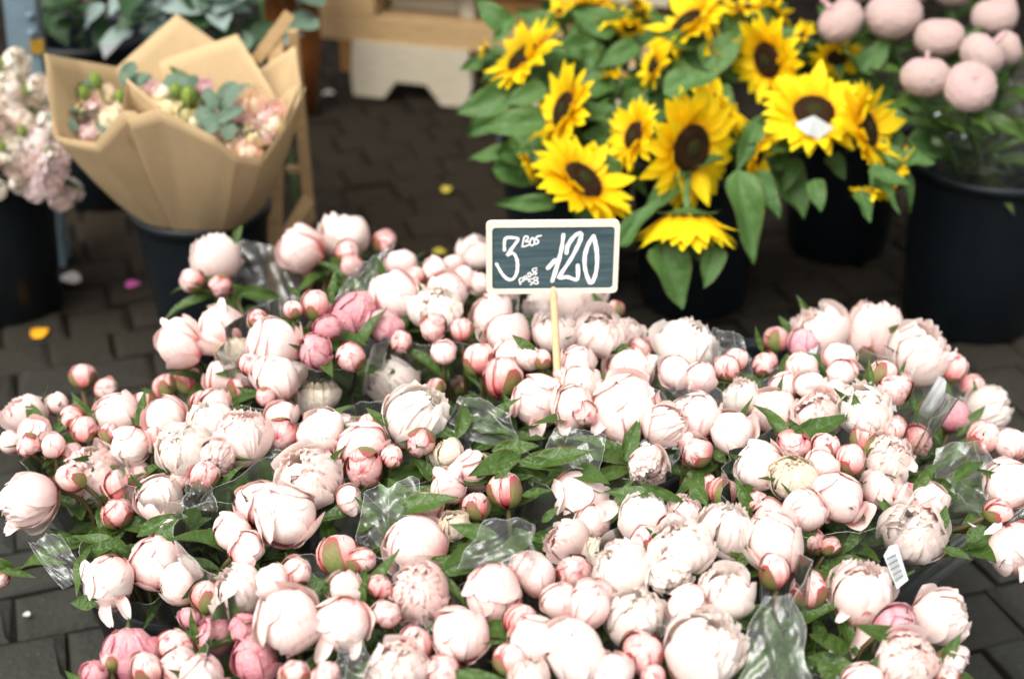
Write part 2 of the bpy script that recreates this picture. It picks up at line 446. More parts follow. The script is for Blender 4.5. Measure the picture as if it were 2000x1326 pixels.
# ------------------------------------------------------------------ the ground: joint bed and pavers
gm = mesh('ground', [(-40, -40, -0.012), (40, -40, -0.012), (40, 40, -0.012), (-40, 40, -0.012)], [(0, 1, 2, 3)], M['joint'])
ground = tag(obj('ground', gm), 'dark market paving of small worn stone setts', None, None, 'structure')
def paver_mesh(seed, w=0.128, d=0.112):
    rg = random.Random(seed)
    hw, hd, b = w / 2, d / 2, 0.013
    v, f = [], []
    for (ins, z) in ((0.0, -0.03), (0.0, -0.009), (b, 0.0)):
        for sx, sy in ((-1, -1), (1, -1), (1, 1), (-1, 1)):
            v.append((sx * (hw - ins) + rg.uniform(-.005, .004), sy * (hd - ins) + rg.uniform(-.005, .004), z + (rg.uniform(-.0025, .0015) if z == 0 else 0)))
    v.append((rg.uniform(-.02, .02), rg.uniform(-.02, .02), 0.003))
    for k in (0, 4):
        for i in range(4):
            f.append((k + i, k + (i + 1) % 4, k + 4 + (i + 1) % 4, k + 4 + i))
    for i in range(4): f.append((8 + i, 8 + (i + 1) % 4, 12))
    return v, f
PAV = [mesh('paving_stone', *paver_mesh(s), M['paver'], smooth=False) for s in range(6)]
GA = R(18.0)
ux, uy = Vector((math.cos(GA), math.sin(GA), 0)), Vector((-math.sin(GA), math.cos(GA), 0))
cand = []
for i in range(-38, 54):
    for j in range(-24, 62):
        st = (0.45 if j % 2 else 0.0) + 0.16 * math.sin(j * 2.3)
        p = ux * ((i + st) * 0.134) + uy * (j * 0.118)
        x, y, d = to_px(p) if p.y > 0.3 else (0, 0, -1)
        vis = d > 0 and -120 < x < 2120 and -140 < y < 1460
        near = vis and ((x < 520 and y > 330) or (y > 640 and x > 1480) or (560 < x < 1060 and 90 < y < 480) or (y < 330 and x < 700))
        hidden_front = vis and 330 < x < 1760 and y > 620
        if -3.5 < p.x < 3.5 and 0.2 < p.y < 6.2:
            cand.append((not near or hidden_front, -1 if d < 0 else d, p, i, j))
cand.sort(key=lambda c: (c[0], c[1] if c[1] > 0 else 99))
rest = MB()
for k, (_, d, p, i, j) in enumerate(cand):
    rg = random.Random(i * 991 + j * 37)
    mw = Matrix.Translation(p + Vector((0, 0, rg.uniform(-.005, .005)))) @ Matrix.Rotation(GA + rg.uniform(-.02, .02) + rg.choice((0, math.pi)), 4, 'Z') @ Matrix.Rotation(rg.uniform(-.035, .035), 4, 'X')
    if k < 300:
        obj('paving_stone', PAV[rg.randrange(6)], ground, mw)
    else:
        v, f = paver_mesh(rg.randrange(6))
        rest.add([mw @ Vector(q) for q in v], f)
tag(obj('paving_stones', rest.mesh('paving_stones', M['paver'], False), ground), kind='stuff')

# ------------------------------------------------------------------ buckets
def bucket(pos, rt, rb, h, label, group):
    t = empty('flower_bucket', (pos[0], pos[1], 0.004))
    prof = [(0.001, 0.0), (rb - .006, 0.0), (rb, 0.006), (rb + (rt - rb) * .5, h * .5), (rt, h - .012), (rt, h), (rt - .004, h), (rt - .005, h - .014), (rb - .004, 0.012), (0.001, 0.011)]
    mw = Matrix.Translation((pos[0], pos[1], 0.004))
    v, f, uv = lathe(prof, 56)
    obj('body', mesh('bucket_body', v, f, M['bucket'], uv), t, mw)
    a = [(rt + .0005, h - .020), (rt + .006, h - .018), (rt + .008, h - .006), (rt + .006, h + .003), (rt, h + .005), (rt - .005, h + .002), (rt - .004, h - .001)]
    v, f, uv = lathe(a, 56)
    obj('rim', mesh('bucket_rim', v, f, M['bucket'], uv), t, mw)
    v, f, uv = lathe([(0.001, h * .55), (rb + (rt - rb) * .53 - .005, h * .55)], 40)
    obj('water', mesh('bucket_water', v, f, M['water'], uv), t, mw)
    return tag(t, label, 'bucket', group)
mw_, nt_, n_, l_, bs_, out_ = nodes_of('bucket_water')
bs_.inputs['Base Color'].default_value = (0.01, 0.014, 0.012, 1); bs_.inputs['Roughness'].default_value = 0.06
M['water'] = mw_

PB = []   # peony buckets
for (X, Y, lab) in [(-0.41, 1.52, 'black plastic bucket whose rim shows under the left front peonies'),
                    (-0.29, 1.10, 'black bucket under the pink buds at the bottom left'),
                    (0.06, 1.10, 'black bucket under the peonies at the bottom centre'),
                    (0.36, 1.14, 'black bucket under the wrapped stems at the bottom right'),
                    (-0.05, 1.50, 'black bucket hidden under the middle peonies'),
                    (0.33, 1.53, 'black bucket hidden under the peonies left of the barcode tag'),
                    (-0.33, 1.90, 'black bucket under the raised peonies in front of the kraft bouquet'),
                    (0.04, 1.88, 'black bucket under the peonies around the price sign stake'),
                    (0.41, 1.90, 'black bucket under the white peonies in front of the sunflower bucket')]:
    PB.append((X, Y))
    bucket((X, Y), 0.165, 0.128, 0.30, lab, 'black buckets holding the peonies')

# ------------------------------------------------------------------ peony bloom shapes
def snoise(rg, n=4):
    c = [(rg.uniform(.6, 3.5), rg.uniform(0, 6.28), rg.uniform(.4, 1) / (k + 1)) for k in range(n)]
    return lambda x: sum(a * math.sin(w * (k + 1) * x + p) for k, (w, p, a) in enumerate(c)) / n
def petal(phi, hw, th0, th1, r0, spiral=0.0, flare=0.0, tipround=0.35, jag=0.03, ruff=0.0, cup=0.0, seed=0, nu=9, nv=9, zs=1.0, bump=0.012, notch=0.05, tw=0.0):
    rg = random.Random(seed)
    nj, nb, nb2 = snoise(rg), snoise(rg), snoise(rg)
    k, ph = rg.uniform(5, 9), rg.uniform(0, 6.28)
    v_, uv_ = [], []
    for j in range(nv):
        v = j / (nv - 1)
        w = hw * max(0.05, math.sin(math.pi * (0.10 + 0.62 * v))) ** 0.8
        for i in range(nu):
            u = -1 + 2 * i / (nu - 1)
            te = th1 + tipround * abs(u) ** 2.4 + jag * (nj(u * 4.5) + .8 * nj(u * 11)) + notch * math.exp(-(u / .18) ** 2)
            th = th0 + (te - th0) * v
            r = r0 + spiral * u * (0.3 + 0.7 * v) + flare * v ** 2.6 + cup * abs(u) ** 3 * v + bump * (nb(u * 2 + v * 3) + nb2(v * 4 - u * 3)) + ruff * v ** 4 * math.sin(k * u + ph + 2 * v)
            a = u * w + 0.06 * nb2(v * 3)
            ph_ = phi + tw * v
            c = Vector((math.sin(th) * math.cos(ph_), math.sin(th) * math.sin(ph_), math.cos(th)))
            e = Vector((-math.sin(ph_), math.cos(ph_), 0))
            p = (c * math.cos(a) + e * math.sin(a)) * r
            v_.append((p.x, p.y, p.z * zs)); uv_.append(((u + 1) / 2, v))
    return v_, grid_faces(nu, nv), uv_
def ring(mb, n, rg, hw, th1, r0, spin=0.0, var=0.12, **k):
    """n petals as a list of shapes (or into mb)"""
    out = []
    for i in range(n):
        q = {a: (rg.uniform(*b) if isinstance(b, tuple) else b) for a, b in k.items()}; q['seed'] = rg.randrange(10**6)
        rv = q.pop('rv', .015)
        s = petal(spin + 2 * math.pi * i / n + rg.uniform(-var, var), hw * rg.uniform(.82, 1.15), q.pop('th0', math.pi * .97),
                  th1 + rg.uniform(-1, 1) * q.pop('th1v', .12), r0 + rg.uniform(-rv, rv), **q)
        if mb is not None: mb.add(*s)
        out.append(s)
    return out
def core_ball(mb, r, zs=1.0):
    n, m = 14, 9
    v, f, uv = [], [], []
    for j in range(m):
        t = math.pi * (0.02 + .96 * j / (m - 1))
        for i in range(n):
            a = 2 * math.pi * i / n
            v.append((r * math.sin(t) * math.cos(a), r * math.sin(t) * math.sin(a), r * math.cos(t) * zs)); uv.append((.5, .75))
    mb.add(v, grid_faces(n, m, wrap=True), uv)
PROTO = {}
def deformer(rg, amp):
    ks = [(Vector((rg.gauss(0, 1), rg.gauss(0, 1), rg.gauss(0, 1))) * 1.5, rg.uniform(0, 6.28)) for _ in range(5)]
    sc = (rg.uniform(.90, 1.07), rg.uniform(.90, 1.07), rg.uniform(.92, 1.06))
    bx, by = rg.uniform(-.10, .10), rg.uniform(-.10, .10)
    def D(p):
        p = Vector(p)
        if p.length < 1e-6: return p
        d = p.normalized()
        k = 1 + amp * sum(math.sin(d.dot(w) + f) for w, f in ks) / 2.2
        p = p * k
        return (p.x * sc[0] + bx * p.z * p.z, p.y * sc[1] + by * p.z * p.z, p.z * sc[2])
    return D
def add_proto(kind, core, mat, petals, sepals, bracts, seed=0, amp=.075):
    D = deformer(random.Random(seed + 5), amp)
    core.v = [D(p) for p in core.v]
    PROTO.setdefault(kind, []).append((core.mesh('bloom', mat), [mesh('petal', [D(p) for p in s[0]], s[1], pm, s[2]) for s, pm in petals],
                                       [mesh('sepal', [D(p) for p in s[0]], s[1], M['sepal'], s[2]) for s in sepals], bracts))
def sepal_ring(rg, n, th, r0, hw=0.62, zs=1.0, spin=None):
    spin = rg.uniform(0, 6) if spin is None else spin
    return [petal(spin + 2 * math.pi * i / n + rg.uniform(-.3, .3), hw * rg.uniform(.75, 1.1), math.pi * .99, th + rg.uniform(-.25, .25), r0, spiral=.01,
                  flare=rg.uniform(-.01, .03), tipround=.45, jag=.03, seed=rg.randrange(10**6), nu=7, nv=7, zs=zs, notch=.08) for i in range(n)]
for s in range(12):     # globes: big cupped petals closed over one another
    rg = random.Random(100 + s)
    zs = rg.uniform(.92, 1.08)
    c = MB(); core_ball(c, .76, zs)
    ring(c, 3, rg, .80, -.30, .86, rg.uniform(0, 6), spiral=.04, zs=zs, tipround=.25, jag=.05, tw=(-.3, .3), bump=.02)
    ring(c, 5, rg, .62, .22, .92, rg.uniform(0, 6), spiral=.05, zs=zs, th1v=.28, jag=.05, cup=(-.03, .05), flare=(-.05, .05), rv=.03, tw=(-.3, .3), bump=.02)
    P = []
    for sh in ring(None, rg.choice((3, 4)), rg, .72, .55, .985, rg.uniform(0, 6), spiral=.05, zs=zs, th1v=.38, jag=.05, cup=(-.02, .08), flare=(-.06, .10), rv=.03, tw=(-.35, .35), bump=.022): P.append((sh, M['blush']))
    for sh in ring(None, 3, rg, .66, 1.1, 1.04, rg.uniform(0, 6), spiral=.05, zs=zs, th1v=.4, jag=.05, cup=(0, .10), flare=(-.04, .16), rv=.03, tw=(-.3, .3), bump=.02): P.append((sh, M['blush']))
    if s % 3 == 0: P.append((petal(rg.uniform(0, 6.28), .58, math.pi * .97, rg.uniform(.7, 1.2), 1.03, flare=rg.uniform(.3, .5), tipround=.4, seed=rg.randrange(9999), zs=zs, cup=-.12, jag=.06, bump=.03), M['blush']))
    for k in range(rg.choice((0, 1, 2))): P.append((petal(rg.uniform(0, 6.28), rg.uniform(.30, .50), math.pi * .98, rg.uniform(1.05, 1.7), 1.07, tipround=.4, seed=rg.randrange(9999), zs=zs, nu=7, nv=7, jag=.05), M['bud']))
    add_proto('G', c, M['blush'], P, sepal_ring(rg, 2, rg.uniform(1.9, 2.35), 1.08, .42, zs), 1, s)
def open_bloom(kind, count, mat, seed0):
    for s in range(count):  # guard petals round a ragged heart
        rg = random.Random(seed0 + s)
        zs = rg.uniform(.88, 1.02)
        c = MB()
        core_ball(c, .56, zs)
        op = (.75, 1.0, .45, 1.15, .3, .85, 1.25, .6, 1.0, .5)[s % 10]         # how far it has opened
        for (n, th, r, hw, fl) in ((5, .05, .56, .50, .05), (7, .14 + .12 * op, .66, .40, .12), (8, .24 + .18 * op, .75, .36, .18), (9, .34 + .26 * op, .83, .34, .20), (9, .52 + .30 * op, .90, .36, .16)):
            ring(c, n, rg, hw, th, r, rg.uniform(0, 6), th1v=.26, spiral=.06, flare=(fl * .2, fl * (.6 + op)), jag=.17, ruff=.06, zs=zs, nu=13, nv=8, tipround=.12, bump=.02, notch=.10, cup=(-.06, .08), rv=.03, tw=(-.5, .5))
        P = []
        for sh in ring(None, 4, rg, .66, .85, .965, rg.uniform(0, 6), th1v=.35, spiral=.05, flare=(-.03, .15), jag=.07, zs=zs, cup=(-.02, .10), rv=.03, tw=(-.35, .35), bump=.022): P.append((sh, mat))
        for sh in ring(None, 3, rg, .66, 1.15, 1.03, rg.uniform(0, 6), th1v=.4, spiral=.04, flare=(-.02, .32), jag=.06, zs=zs, cup=(-.10, .08), rv=.03, tw=(-.3, .3), bump=.022): P.append((sh, mat))
        P.append((petal(rg.uniform(0, 6.28), rg.uniform(.30, .45), math.pi * .98, rg.uniform(1.35, 1.85), 1.07, tipround=.4, seed=rg.randrange(9999), zs=zs, nu=7, nv=7, jag=.05), M['bud']))
        add_proto(kind, c, mat, P, sepal_ring(rg, 2, rg.uniform(2.0, 2.4), 1.08, .42, zs), 1, seed0 + s)
open_bloom('W', 10, M['white'], 200)
open_bloom('C', 4, M['cream'], 603)
for s in range(10):     # buds: tight coral petals, sepals at the base
    rg = random.Random(300 + s)
    zs = rg.uniform(1.0, 1.14)
    c = MB(); core_ball(c, .80, zs)
    ring(c, 3, rg, .70, -.1, .89, rg.uniform(0, 6), spiral=.06, zs=zs, jag=.05, tw=(.1, .6), bump=.02)
    P = [(sh, M['bud']) for sh in ring(None, 4, rg, .62, .30, .95, rg.uniform(0, 6), spiral=.06, zs=zs, th1v=.28, jag=.07, tw=(.1, .5), rv=.02, cup=(-.02, .05), bump=.02)]
    P += [(sh, M['bud']) for sh in ring(None, 2, rg, .62, .8, 1.0, rg.uniform(0, 6), spiral=.06, zs=zs, th1v=.3, jag=.08, flare=(-.02, .10), cup=(0, .08), bump=.02)]
    add_proto('B', c, M['bud'], P, sepal_ring(rg, 3, rg.uniform(.95, 1.5), 1.05, .60, zs), 1, 300 + s, .06)
for s in range(6):      # buds still wrapped in their sepals
    rg = random.Random(400 + s)
    zs = rg.uniform(1.02, 1.18)
    c = MB(); core_ball(c, .84, zs)
    ring(c, 3, rg, .70, -.1, .91, rg.uniform(0, 6), spiral=.06, zs=zs, jag=.06, tw=(.1, .5))
    P = [(sh, M['bud']) for sh in ring(None, 3, rg, .68, .45, .97, rg.uniform(0, 6), spiral=.06, zs=zs, jag=.07, tw=(.1, .4), rv=.02)]
    add_proto('S', c, M['bud'], P, sepal_ring(rg, 4, rg.uniform(.8, 1.15), 1.03, .58, zs), 2, 400 + s, .06)
for s in range(5):      # deep pink, crumpled
    rg = random.Random(500 + s)
    zs = rg.uniform(.95, 1.08)
    c = MB(); core_ball(c, .74, zs)
    ring(c, 6, rg, .5, .1, .86, rg.uniform(0, 6), spiral=.07, zs=zs, jag=.14, ruff=.04, th1v=.3, tw=(-.4, .6), rv=.03, bump=.03)
    ring(c, 6, rg, .5, .55, .93, rg.uniform(0, 6), spiral=.07, zs=zs, jag=.14, ruff=.04, th1v=.4, tw=(-.4, .6), rv=.03, bump=.03)
    P = [(sh, M['pink']) for sh in ring(None, 5, rg, .58, .95, 1.0, rg.uniform(0, 6), spiral=.06, zs=zs, th1v=.45, jag=.1, flare=(-.03, .12), cup=(-.02, .08), rv=.03, bump=.025)]
    add_proto('P', c, M['pink'], P, sepal_ring(rg, 3, rg.uniform(1.6, 2.0), 1.05, .5, zs), 1, 500 + s, .07)

# leaves: unit length along +Y, folded on the midrib, drooping
def leaf_mesh(name, mat, hw, droop, fold, seed, shape='lance', nu=7, nv=12, twist=0.0, wave=0.02):
    rg = random.Random(seed)
    nb = snoise(rg)
    v_, uv_ = [], []
    for j in range(nv):
        v = j / (nv - 1)
        if shape == 'lance': w = hw * (math.sin(math.pi * (v ** .85)) ** .9) * (1 - .25 * v)
        elif shape == 'heart': w = hw * min(1, (v / .12) ** .5) * (math.sin(math.pi * (.30 + .70 * v)) ** .85)
        else: w = hw * math.sqrt(max(0, 1 - (2 * v - 1) ** 2)) ** .9
        w = max(w, .004)
        y, z = v - droop * .25 * v ** 2, -droop * v ** 2 + .06 * nb(v * 3) * v
        tw = twist * v + .15 * nb(v * 2)
        for i in range(nu):
            u = -1 + 2 * i / (nu - 1)
            x = u * w; h = abs(u) * w * fold + wave * math.sin(9 * v + 3 * u + seed) * abs(u)
            v_.append((x * math.cos(tw) - h * math.sin(tw), y, z + h * math.cos(tw) + x * math.sin(tw))); uv_.append(((u + 1) / 2, v))
    return mesh(name, v_, grid_faces(nu, nv), mat, uv_)
LEAF = [leaf_mesh('leaf', M['leaf'], rg_[0], rg_[1], rg_[2], k, twist=rg_[3]) for k, rg_ in enumerate(
    [(.14, .15, .6, .3), (.12, .35, .7, -.4), (.16, .05, .45, .2), (.11, .5, .6, .6), (.15, .25, .8, -.6), (.13, -.15, .5, .4)])]
SLEAF = [leaf_mesh('leaf', M['sunleaf'], a, b, c, k + 20, 'heart', 9, 13, t, .05) for k, (a, b, c, t) in enumerate(
    [(.27, .2, .5, .4), (.20, .45, .7, -.5), (.27, .08, .5, .3), (.19, .6, .7, .6)])]
def rnd_mesh(mat, k): return leaf_mesh('leaf', mat, .38, .15, .2, k, 'round', 7, 9)
ELEAF = [rnd_mesh(M['euca'], 31), rnd_mesh(M['euca'], 32)]
LOOSE = []
for k in range(4):
    rg = random.Random(700 + k)
    v_, uv_ = [], []
    nb = snoise(rg)
    for j in range(9):
        v = j / 8
        w = .5 * max(.08, math.sin(math.pi * (.10 + .66 * v))) ** .8
        for i in range(9):
            u = -1 + i / 4
            y = v * (1 - .16 * abs(u) ** 2.4 + .10 * nb(u * 6)) - .07 * v * math.exp(-(u / .2) ** 2)
            v_.append((u * w * (1 - .12 * v), y, .9 * (u * w) ** 2 - .45 * (v - .35) ** 2 + .05 * nb(u * 3 + v * 2))); uv_.append(((u + 1) / 2, .25 + .75 * v))
    LOOSE.append(mesh('petal', v_, grid_faces(9, 9), M['blush'], uv_))

# ------------------------------------------------------------------ peony positions read from the photograph (x, y, radius, kind[, lean])
FL = '''422 504 48 W u;375 549 23 B l;432 557 21 B d;430 640 47 G ul;350 668 43 G ul;502 627 20 B u;535 671 48 G u;455 692 32 C u;436 737 32 G u;490 710 22 B u
572 605 19 B u;614 595 25 B u;690 610 42 P u;638 641 26 P u;614 686 35 P t;683 697 28 B t;750 634 32 P u;784 667 20 B t;770 578 48 G u;591 490 43 G l
672 461 46 W u;678 491 22 S r;687 518 21 B d;749 471 21 B ur;782 515 26 G u;810 542 20 B u;850 532 26 G u;886 515 22 G u;930 494 31 W ur;875 572 37 G r
852 604 43 W u;845 640 28 B d;902 644 22 B u;957 620 40 G ul;990 652 43 G u;940 555 20 G l;985 552 38 G d;1120 578 58 W u;1050 602 28 W l;1203 603 15 S u
1083 652 45 W u;1173 655 50 W u;1225 647 29 W ur;935 702 29 S u;985 735 37 B u;993 695 29 G u;869 690 24 G u;852 757 18 B u;895 752 19 B u;770 745 48 W ul
1060 702 19 S u;1032 696 24 G u;1128 710 33 G u;1133 752 36 G u;1048 782 47 G d;1227 725 45 G u;1245 685 24 B u;1175 757 17 S l;1096 733 18 B u;1268 675 18 B u
1342 680 58 W u;1320 725 34 G u;1365 740 28 G u;1419 720 24 B u;1436 703 22 B u;1517 662 22 S u;1567 671 30 P u;1495 712 25 S t;1603 650 55 W ul;1565 715 28 G u
1705 652 55 W u;1791 688 55 W u;1641 696 29 G u;1645 730 28 G d;1725 730 25 S u;1746 761 33 B t;1860 718 28 B ur;1900 756 22 B ur;1925 800 42 W r;1862 812 30 P u
1920 854 29 B u;1975 866 30 G u;1975 940 47 G l;1950 1000 24 B r;1985 1070 48 G d;1448 775 36 W u;1510 806 44 G u;1530 755 27 G u;1582 750 30 G u;1600 810 48 W t
1685 802 45 W u;1630 765 26 G u;1360 812 45 G u;1430 842 43 G u;1340 862 18 B u;1362 885 29 B l;1220 800 60 G t;1297 830 40 W r;1265 908 40 W d;1142 807 22 B d
1118 795 38 G u;160 735 25 B u;207 759 22 B r;108 788 22 G u;52 808 42 W ul;68 850 32 G r;55 868 23 B d;140 815 24 S l;163 838 23 B u;232 808 40 G u
280 793 25 S u;322 756 23 S u;370 744 26 B u;325 817 40 G u;300 855 24 B u;212 845 18 B u;103 868 21 G u;140 887 20 B u;137 935 25 B l;190 932 57 W t
255 870 36 G d;235 952 35 B u;270 920 22 B t;311 975 44 G u;362 875 54 W t;475 855 55 W u;410 828 45 W u;425 892 35 W d;398 928 28 B u;348 938 20 B u
55 980 55 W dl;230 1003 30 B u;393 785 20 B u;420 790 30 G u;472 755 25 S u;335 795 14 B u;542 740 40 G u;572 730 26 W u;520 775 19 B d;620 775 44 C u
550 810 32 G u;547 850 30 B d;620 845 46 G u;672 835 26 G r;722 830 22 B u;705 868 45 G u;812 815 58 W ur;770 800 22 S r;713 913 33 B d;765 890 22 B u
822 865 26 S d;607 938 58 W t;560 1010 58 G t;505 985 42 G u;485 975 25 G u;580 905 28 G u;685 975 28 G r;875 885 25 C ul;920 920 37 G r;875 952 32 G t
835 990 30 B t;887 1027 29 C u;927 987 26 S u;987 955 36 S u;1132 972 52 G r;1158 1022 35 G d;812 1062 56 G ul;820 1160 61 W t;810 1259 36 B u;897 1237 51 G u
865 1312 32 B u;775 1305 55 W u;660 1083 37 S u;708 1092 25 B r;672 1150 34 G u;742 1145 22 B u;755 1200 29 B t;667 1215 46 G d;565 1212 63 G t;580 1118 30 B ur
465 1155 48 W ul;478 1226 29 P d;495 1288 46 P u;418 1245 38 P t;455 1040 36 G u;482 1070 32 G r;535 1135 32 G u;575 1318 30 B u;637 1320 27 B u;395 1326 42 G u
213 1137 47 G d;304 1102 46 G u;348 1138 43 G l;331 1036 33 G u;400 1165 27 S u;250 1278 48 P u;185 1315 27 P u;343 1260 30 B u;353 1300 36 B t;285 1305 33 B u
213 1292 18 S u;368 1207 20 P u;965 1160 54 G d;1045 1122 40 G u;1120 1115 34 B t;1105 1057 44 W l;1162 1075 26 C u;1092 1175 34 G u;1017 1212 34 B u;1042 1252 46 G d
995 1287 33 B u;1152 1185 40 G u;1125 1278 58 G u;1212 1120 60 W ul;1172 1160 30 S d;1240 1208 55 W u;1255 1272 42 S u;1197 1315 40 G u;1275 1322 26 B u;1035 1322 40 W u
1257 1054 28 B u;1325 1075 57 W u;1310 1125 40 W d;1418 1035 56 W u;1510 1060 52 G ul;1512 1113 32 B u;1590 1058 24 S u;1622 1066 18 S ur;1578 1150 35 S u;1418 1160 55 W u
1342 1180 37 G d;1375 1265 77 W ur;1258 1010 50 W u;1313 1028 27 B u;1338 1002 32 W u;1503 1008 32 B u;1570 995 40 G u;1638 968 51 G t;1550 935 42 C u;1485 907 43 G l
1552 870 33 B d;1610 872 25 B u;1662 898 27 B u;1735 895 48 W t;1718 958 38 G u;1767 965 24 S u;1790 860 29 B r;1745 838 25 B u;1685 855 26 B u;1815 975 36 G ur
1782 1040 58 W t;1372 955 28 S u;1413 960 26 S u;1478 980 20 B u;1683 1155 62 W u;1838 1202 54 W r;1752 1225 40 P r;1772 1292 60 W t;1850 1322 22 S u;1862 1290 30 W dr
1605 905 32 G u;20 862 20 G l;2 1132 15 B d;1690 1330 40 G u;905 545 24 G u;818 575 22 G u'''
FLW = []
for row in FL.replace('\n', ';').split(';'):
    q = row.split()
    FLW.append(dict(x=float(q[0]), y=float(q[1]), r=float(q[2]), k=q[3], lean=q[4] if len(q) > 4 else 'u'))
# bunches: image centre, height of the dome, where it is
BUN = [(590, 620, .52, 'in the bunch below the kraft bouquet'), (860, 570, .50, 'in the bunch left of the sign'),
       (1110, 680, .50, 'in the bunch around the sign stake'), (1380, 740, .49, 'in the bunch before the sunflower bucket'),
       (1690, 730, .50, 'in the rearmost bunch at right'), (150, 850, .46, 'in the bunch at far left'),
       (420, 850, .49, 'in the white bunch left of centre'), (740, 840, .50, 'in the bunch left of the green gap'),
       (1170, 800, .49, 'in the clump under the stake foot'), (1600, 900, .50, 'in the bunch above the barcode tag'),
       (1930, 900, .43, 'in the bunch at the right edge'), (270, 1050, .42, 'in the bunch over the bucket rim'),
       (550, 990, .50, 'in the bunch behind the big globes'), (920, 990, .49, 'in the bunch below the green gap'),
       (620, 1180, .51, 'in the bunch of big globes'), (1060, 1200, .51, 'in the bunch at bottom centre'),
       (1360, 1090, .52, 'in the bunch right of bottom centre'), (1700, 1200, .48, 'in the bunch at bottom right'),
       (330, 1290, .45, 'in the pink clump at bottom left')]
BC = [at_z(b[0], b[1], b[2]) for b in BUN]
for f in FLW:
    bi = min(range(len(BUN)), key=lambda i: (BUN[i][0] - f['x']) ** 2 + (1.35 * (BUN[i][1] - f['y'])) ** 2)
    f['b'] = bi
    z = BUN[bi][2]
    for _ in range(6):
        p = at_z(f['x'], f['y'], z)
        dd = (p.xy - BC[bi].xy).length
        z = BUN[bi][2] - min(.11, 1.6 * dd * dd)
    f['d'] = depth(at_z(f['x'], f['y'], z)); f['d0'] = f['d']
NF = len(FLW)
DIRS = [ray(f['x'], f['y']) for f in FLW]
for it in range(80):       # nudge along the line of sight until neighbours no longer run into each other
    mv = [0.0] * NF
    for i in range(NF):
        a = FLW[i]
        for j in range(i + 1, NF):
            b = FLW[j]
            if abs(a['x'] - b['x']) > 125 or abs(a['y'] - b['y']) > 125: continue
            pd = math.hypot(a['x'] - b['x'], a['y'] - b['y'])
            need = .90 * (a['r'] + b['r'])
            if pd >= need: continue
            dm = (a['d'] + b['d']) / 2
            sep = math.sqrt(need * need - pd * pd) * dm / FPX
            near, far = (i, j) if a['y'] > b['y'] else (j, i)
            gap = FLW[far]['d'] - FLW[near]['d']
            if gap < sep:
                m = min(.012, (sep - gap) * .25)
                mv[near] -= m; mv[far] += m
    for i in range(NF):
        FLW[i]['d'] += max(-.02, min(.02, mv[i])) + (FLW[i]['d0'] - FLW[i]['d']) * .012

LEANV = {'u': (0, 1), 'ul': (-.7, .7), 'ur': (.7, .7), 'l': (-1, .25), 'r': (1, .25), 'dl': (-.8, -.35), 'dr': (.8, -.35), 'd': (0, -.25), 't': (0, .25)}
KIND = {'G': ('pale blush closed globe peony', 'globe'), 'W': ('creamy white half-open ruffled peony', 'ruffled white'), 'B': ('coral pink tight peony bud', 'coral bud'),
        'S': ('sepal-wrapped green-brown peony bud', 'wrapped bud'), 'P': ('deep pink crumpled peony', 'deep pink'), 'C': ('yellowish cream fading peony', 'fading cream')}
ORD = ['first', 'second', 'third', 'fourth', 'fifth', 'sixth', 'seventh', 'eighth', 'ninth', 'tenth', 'eleventh', 'twelfth', 'thirteenth', 'fourteenth', 'fifteenth', 'sixteenth', 'seventeenth', 'eighteenth']
for bi in range(len(BUN)):
    for k in KIND:
        mem = sorted([f for f in FLW if f['b'] == bi and f['k'] == k], key=lambda f: f['x'])
        for n, f in enumerate(mem):
            look, short = KIND[k]
            if len(mem) == 1: f['lab'] = 'the only %s %s' % (look, BUN[bi][3])
            else: f['lab'] = '%s, %s from left %s' % (look, ORD[n], BUN[bi][3])

BBASE = []
for bi, c in enumerate(BC):
    bx, by = min(PB, key=lambda q: (q[0] - c.x) ** 2 + (q[1] - c.y) ** 2)
    off = Vector((c.x - bx, c.y - by)) * .5
    if off.length > .085: off = off.normalized() * .085
    BBASE.append((Vector((bx + off.x, by + off.y, 0.03)), Vector((bx, by))))
def stem_pts(P, ax, r, base, bc, n=11):
    p0 = P - ax * r * .92
    p1 = p0 - ax * .06 + Vector((0, 0, -.03))
    q = Vector((bc.x, bc.y, .30))
    out = Vector((P.x - bc.x, P.y - bc.y, 0))
    if out.length > .14: out = out.normalized() * .14
    p2 = q + out + Vector((0, 0, .02))          # passes inside the bucket rim
    top = bez(p0, p1, p2 + Vector((0, 0, .04)), p2, n - 3)
    return top + [p2.lerp(base, .5), base]
def tint(k, rg):
    if k == 'C': return (1, 1, 1, 1)
    if k in 'GW':
        t = rg.random()
        return (1.0, 1.0 - .14 * t, 1.0 - .13 * t, 1)
    t = rg.random()
    return (1.0, 1.0 - .22 * t, 1.0 - .2 * t, 1)
PEO = []
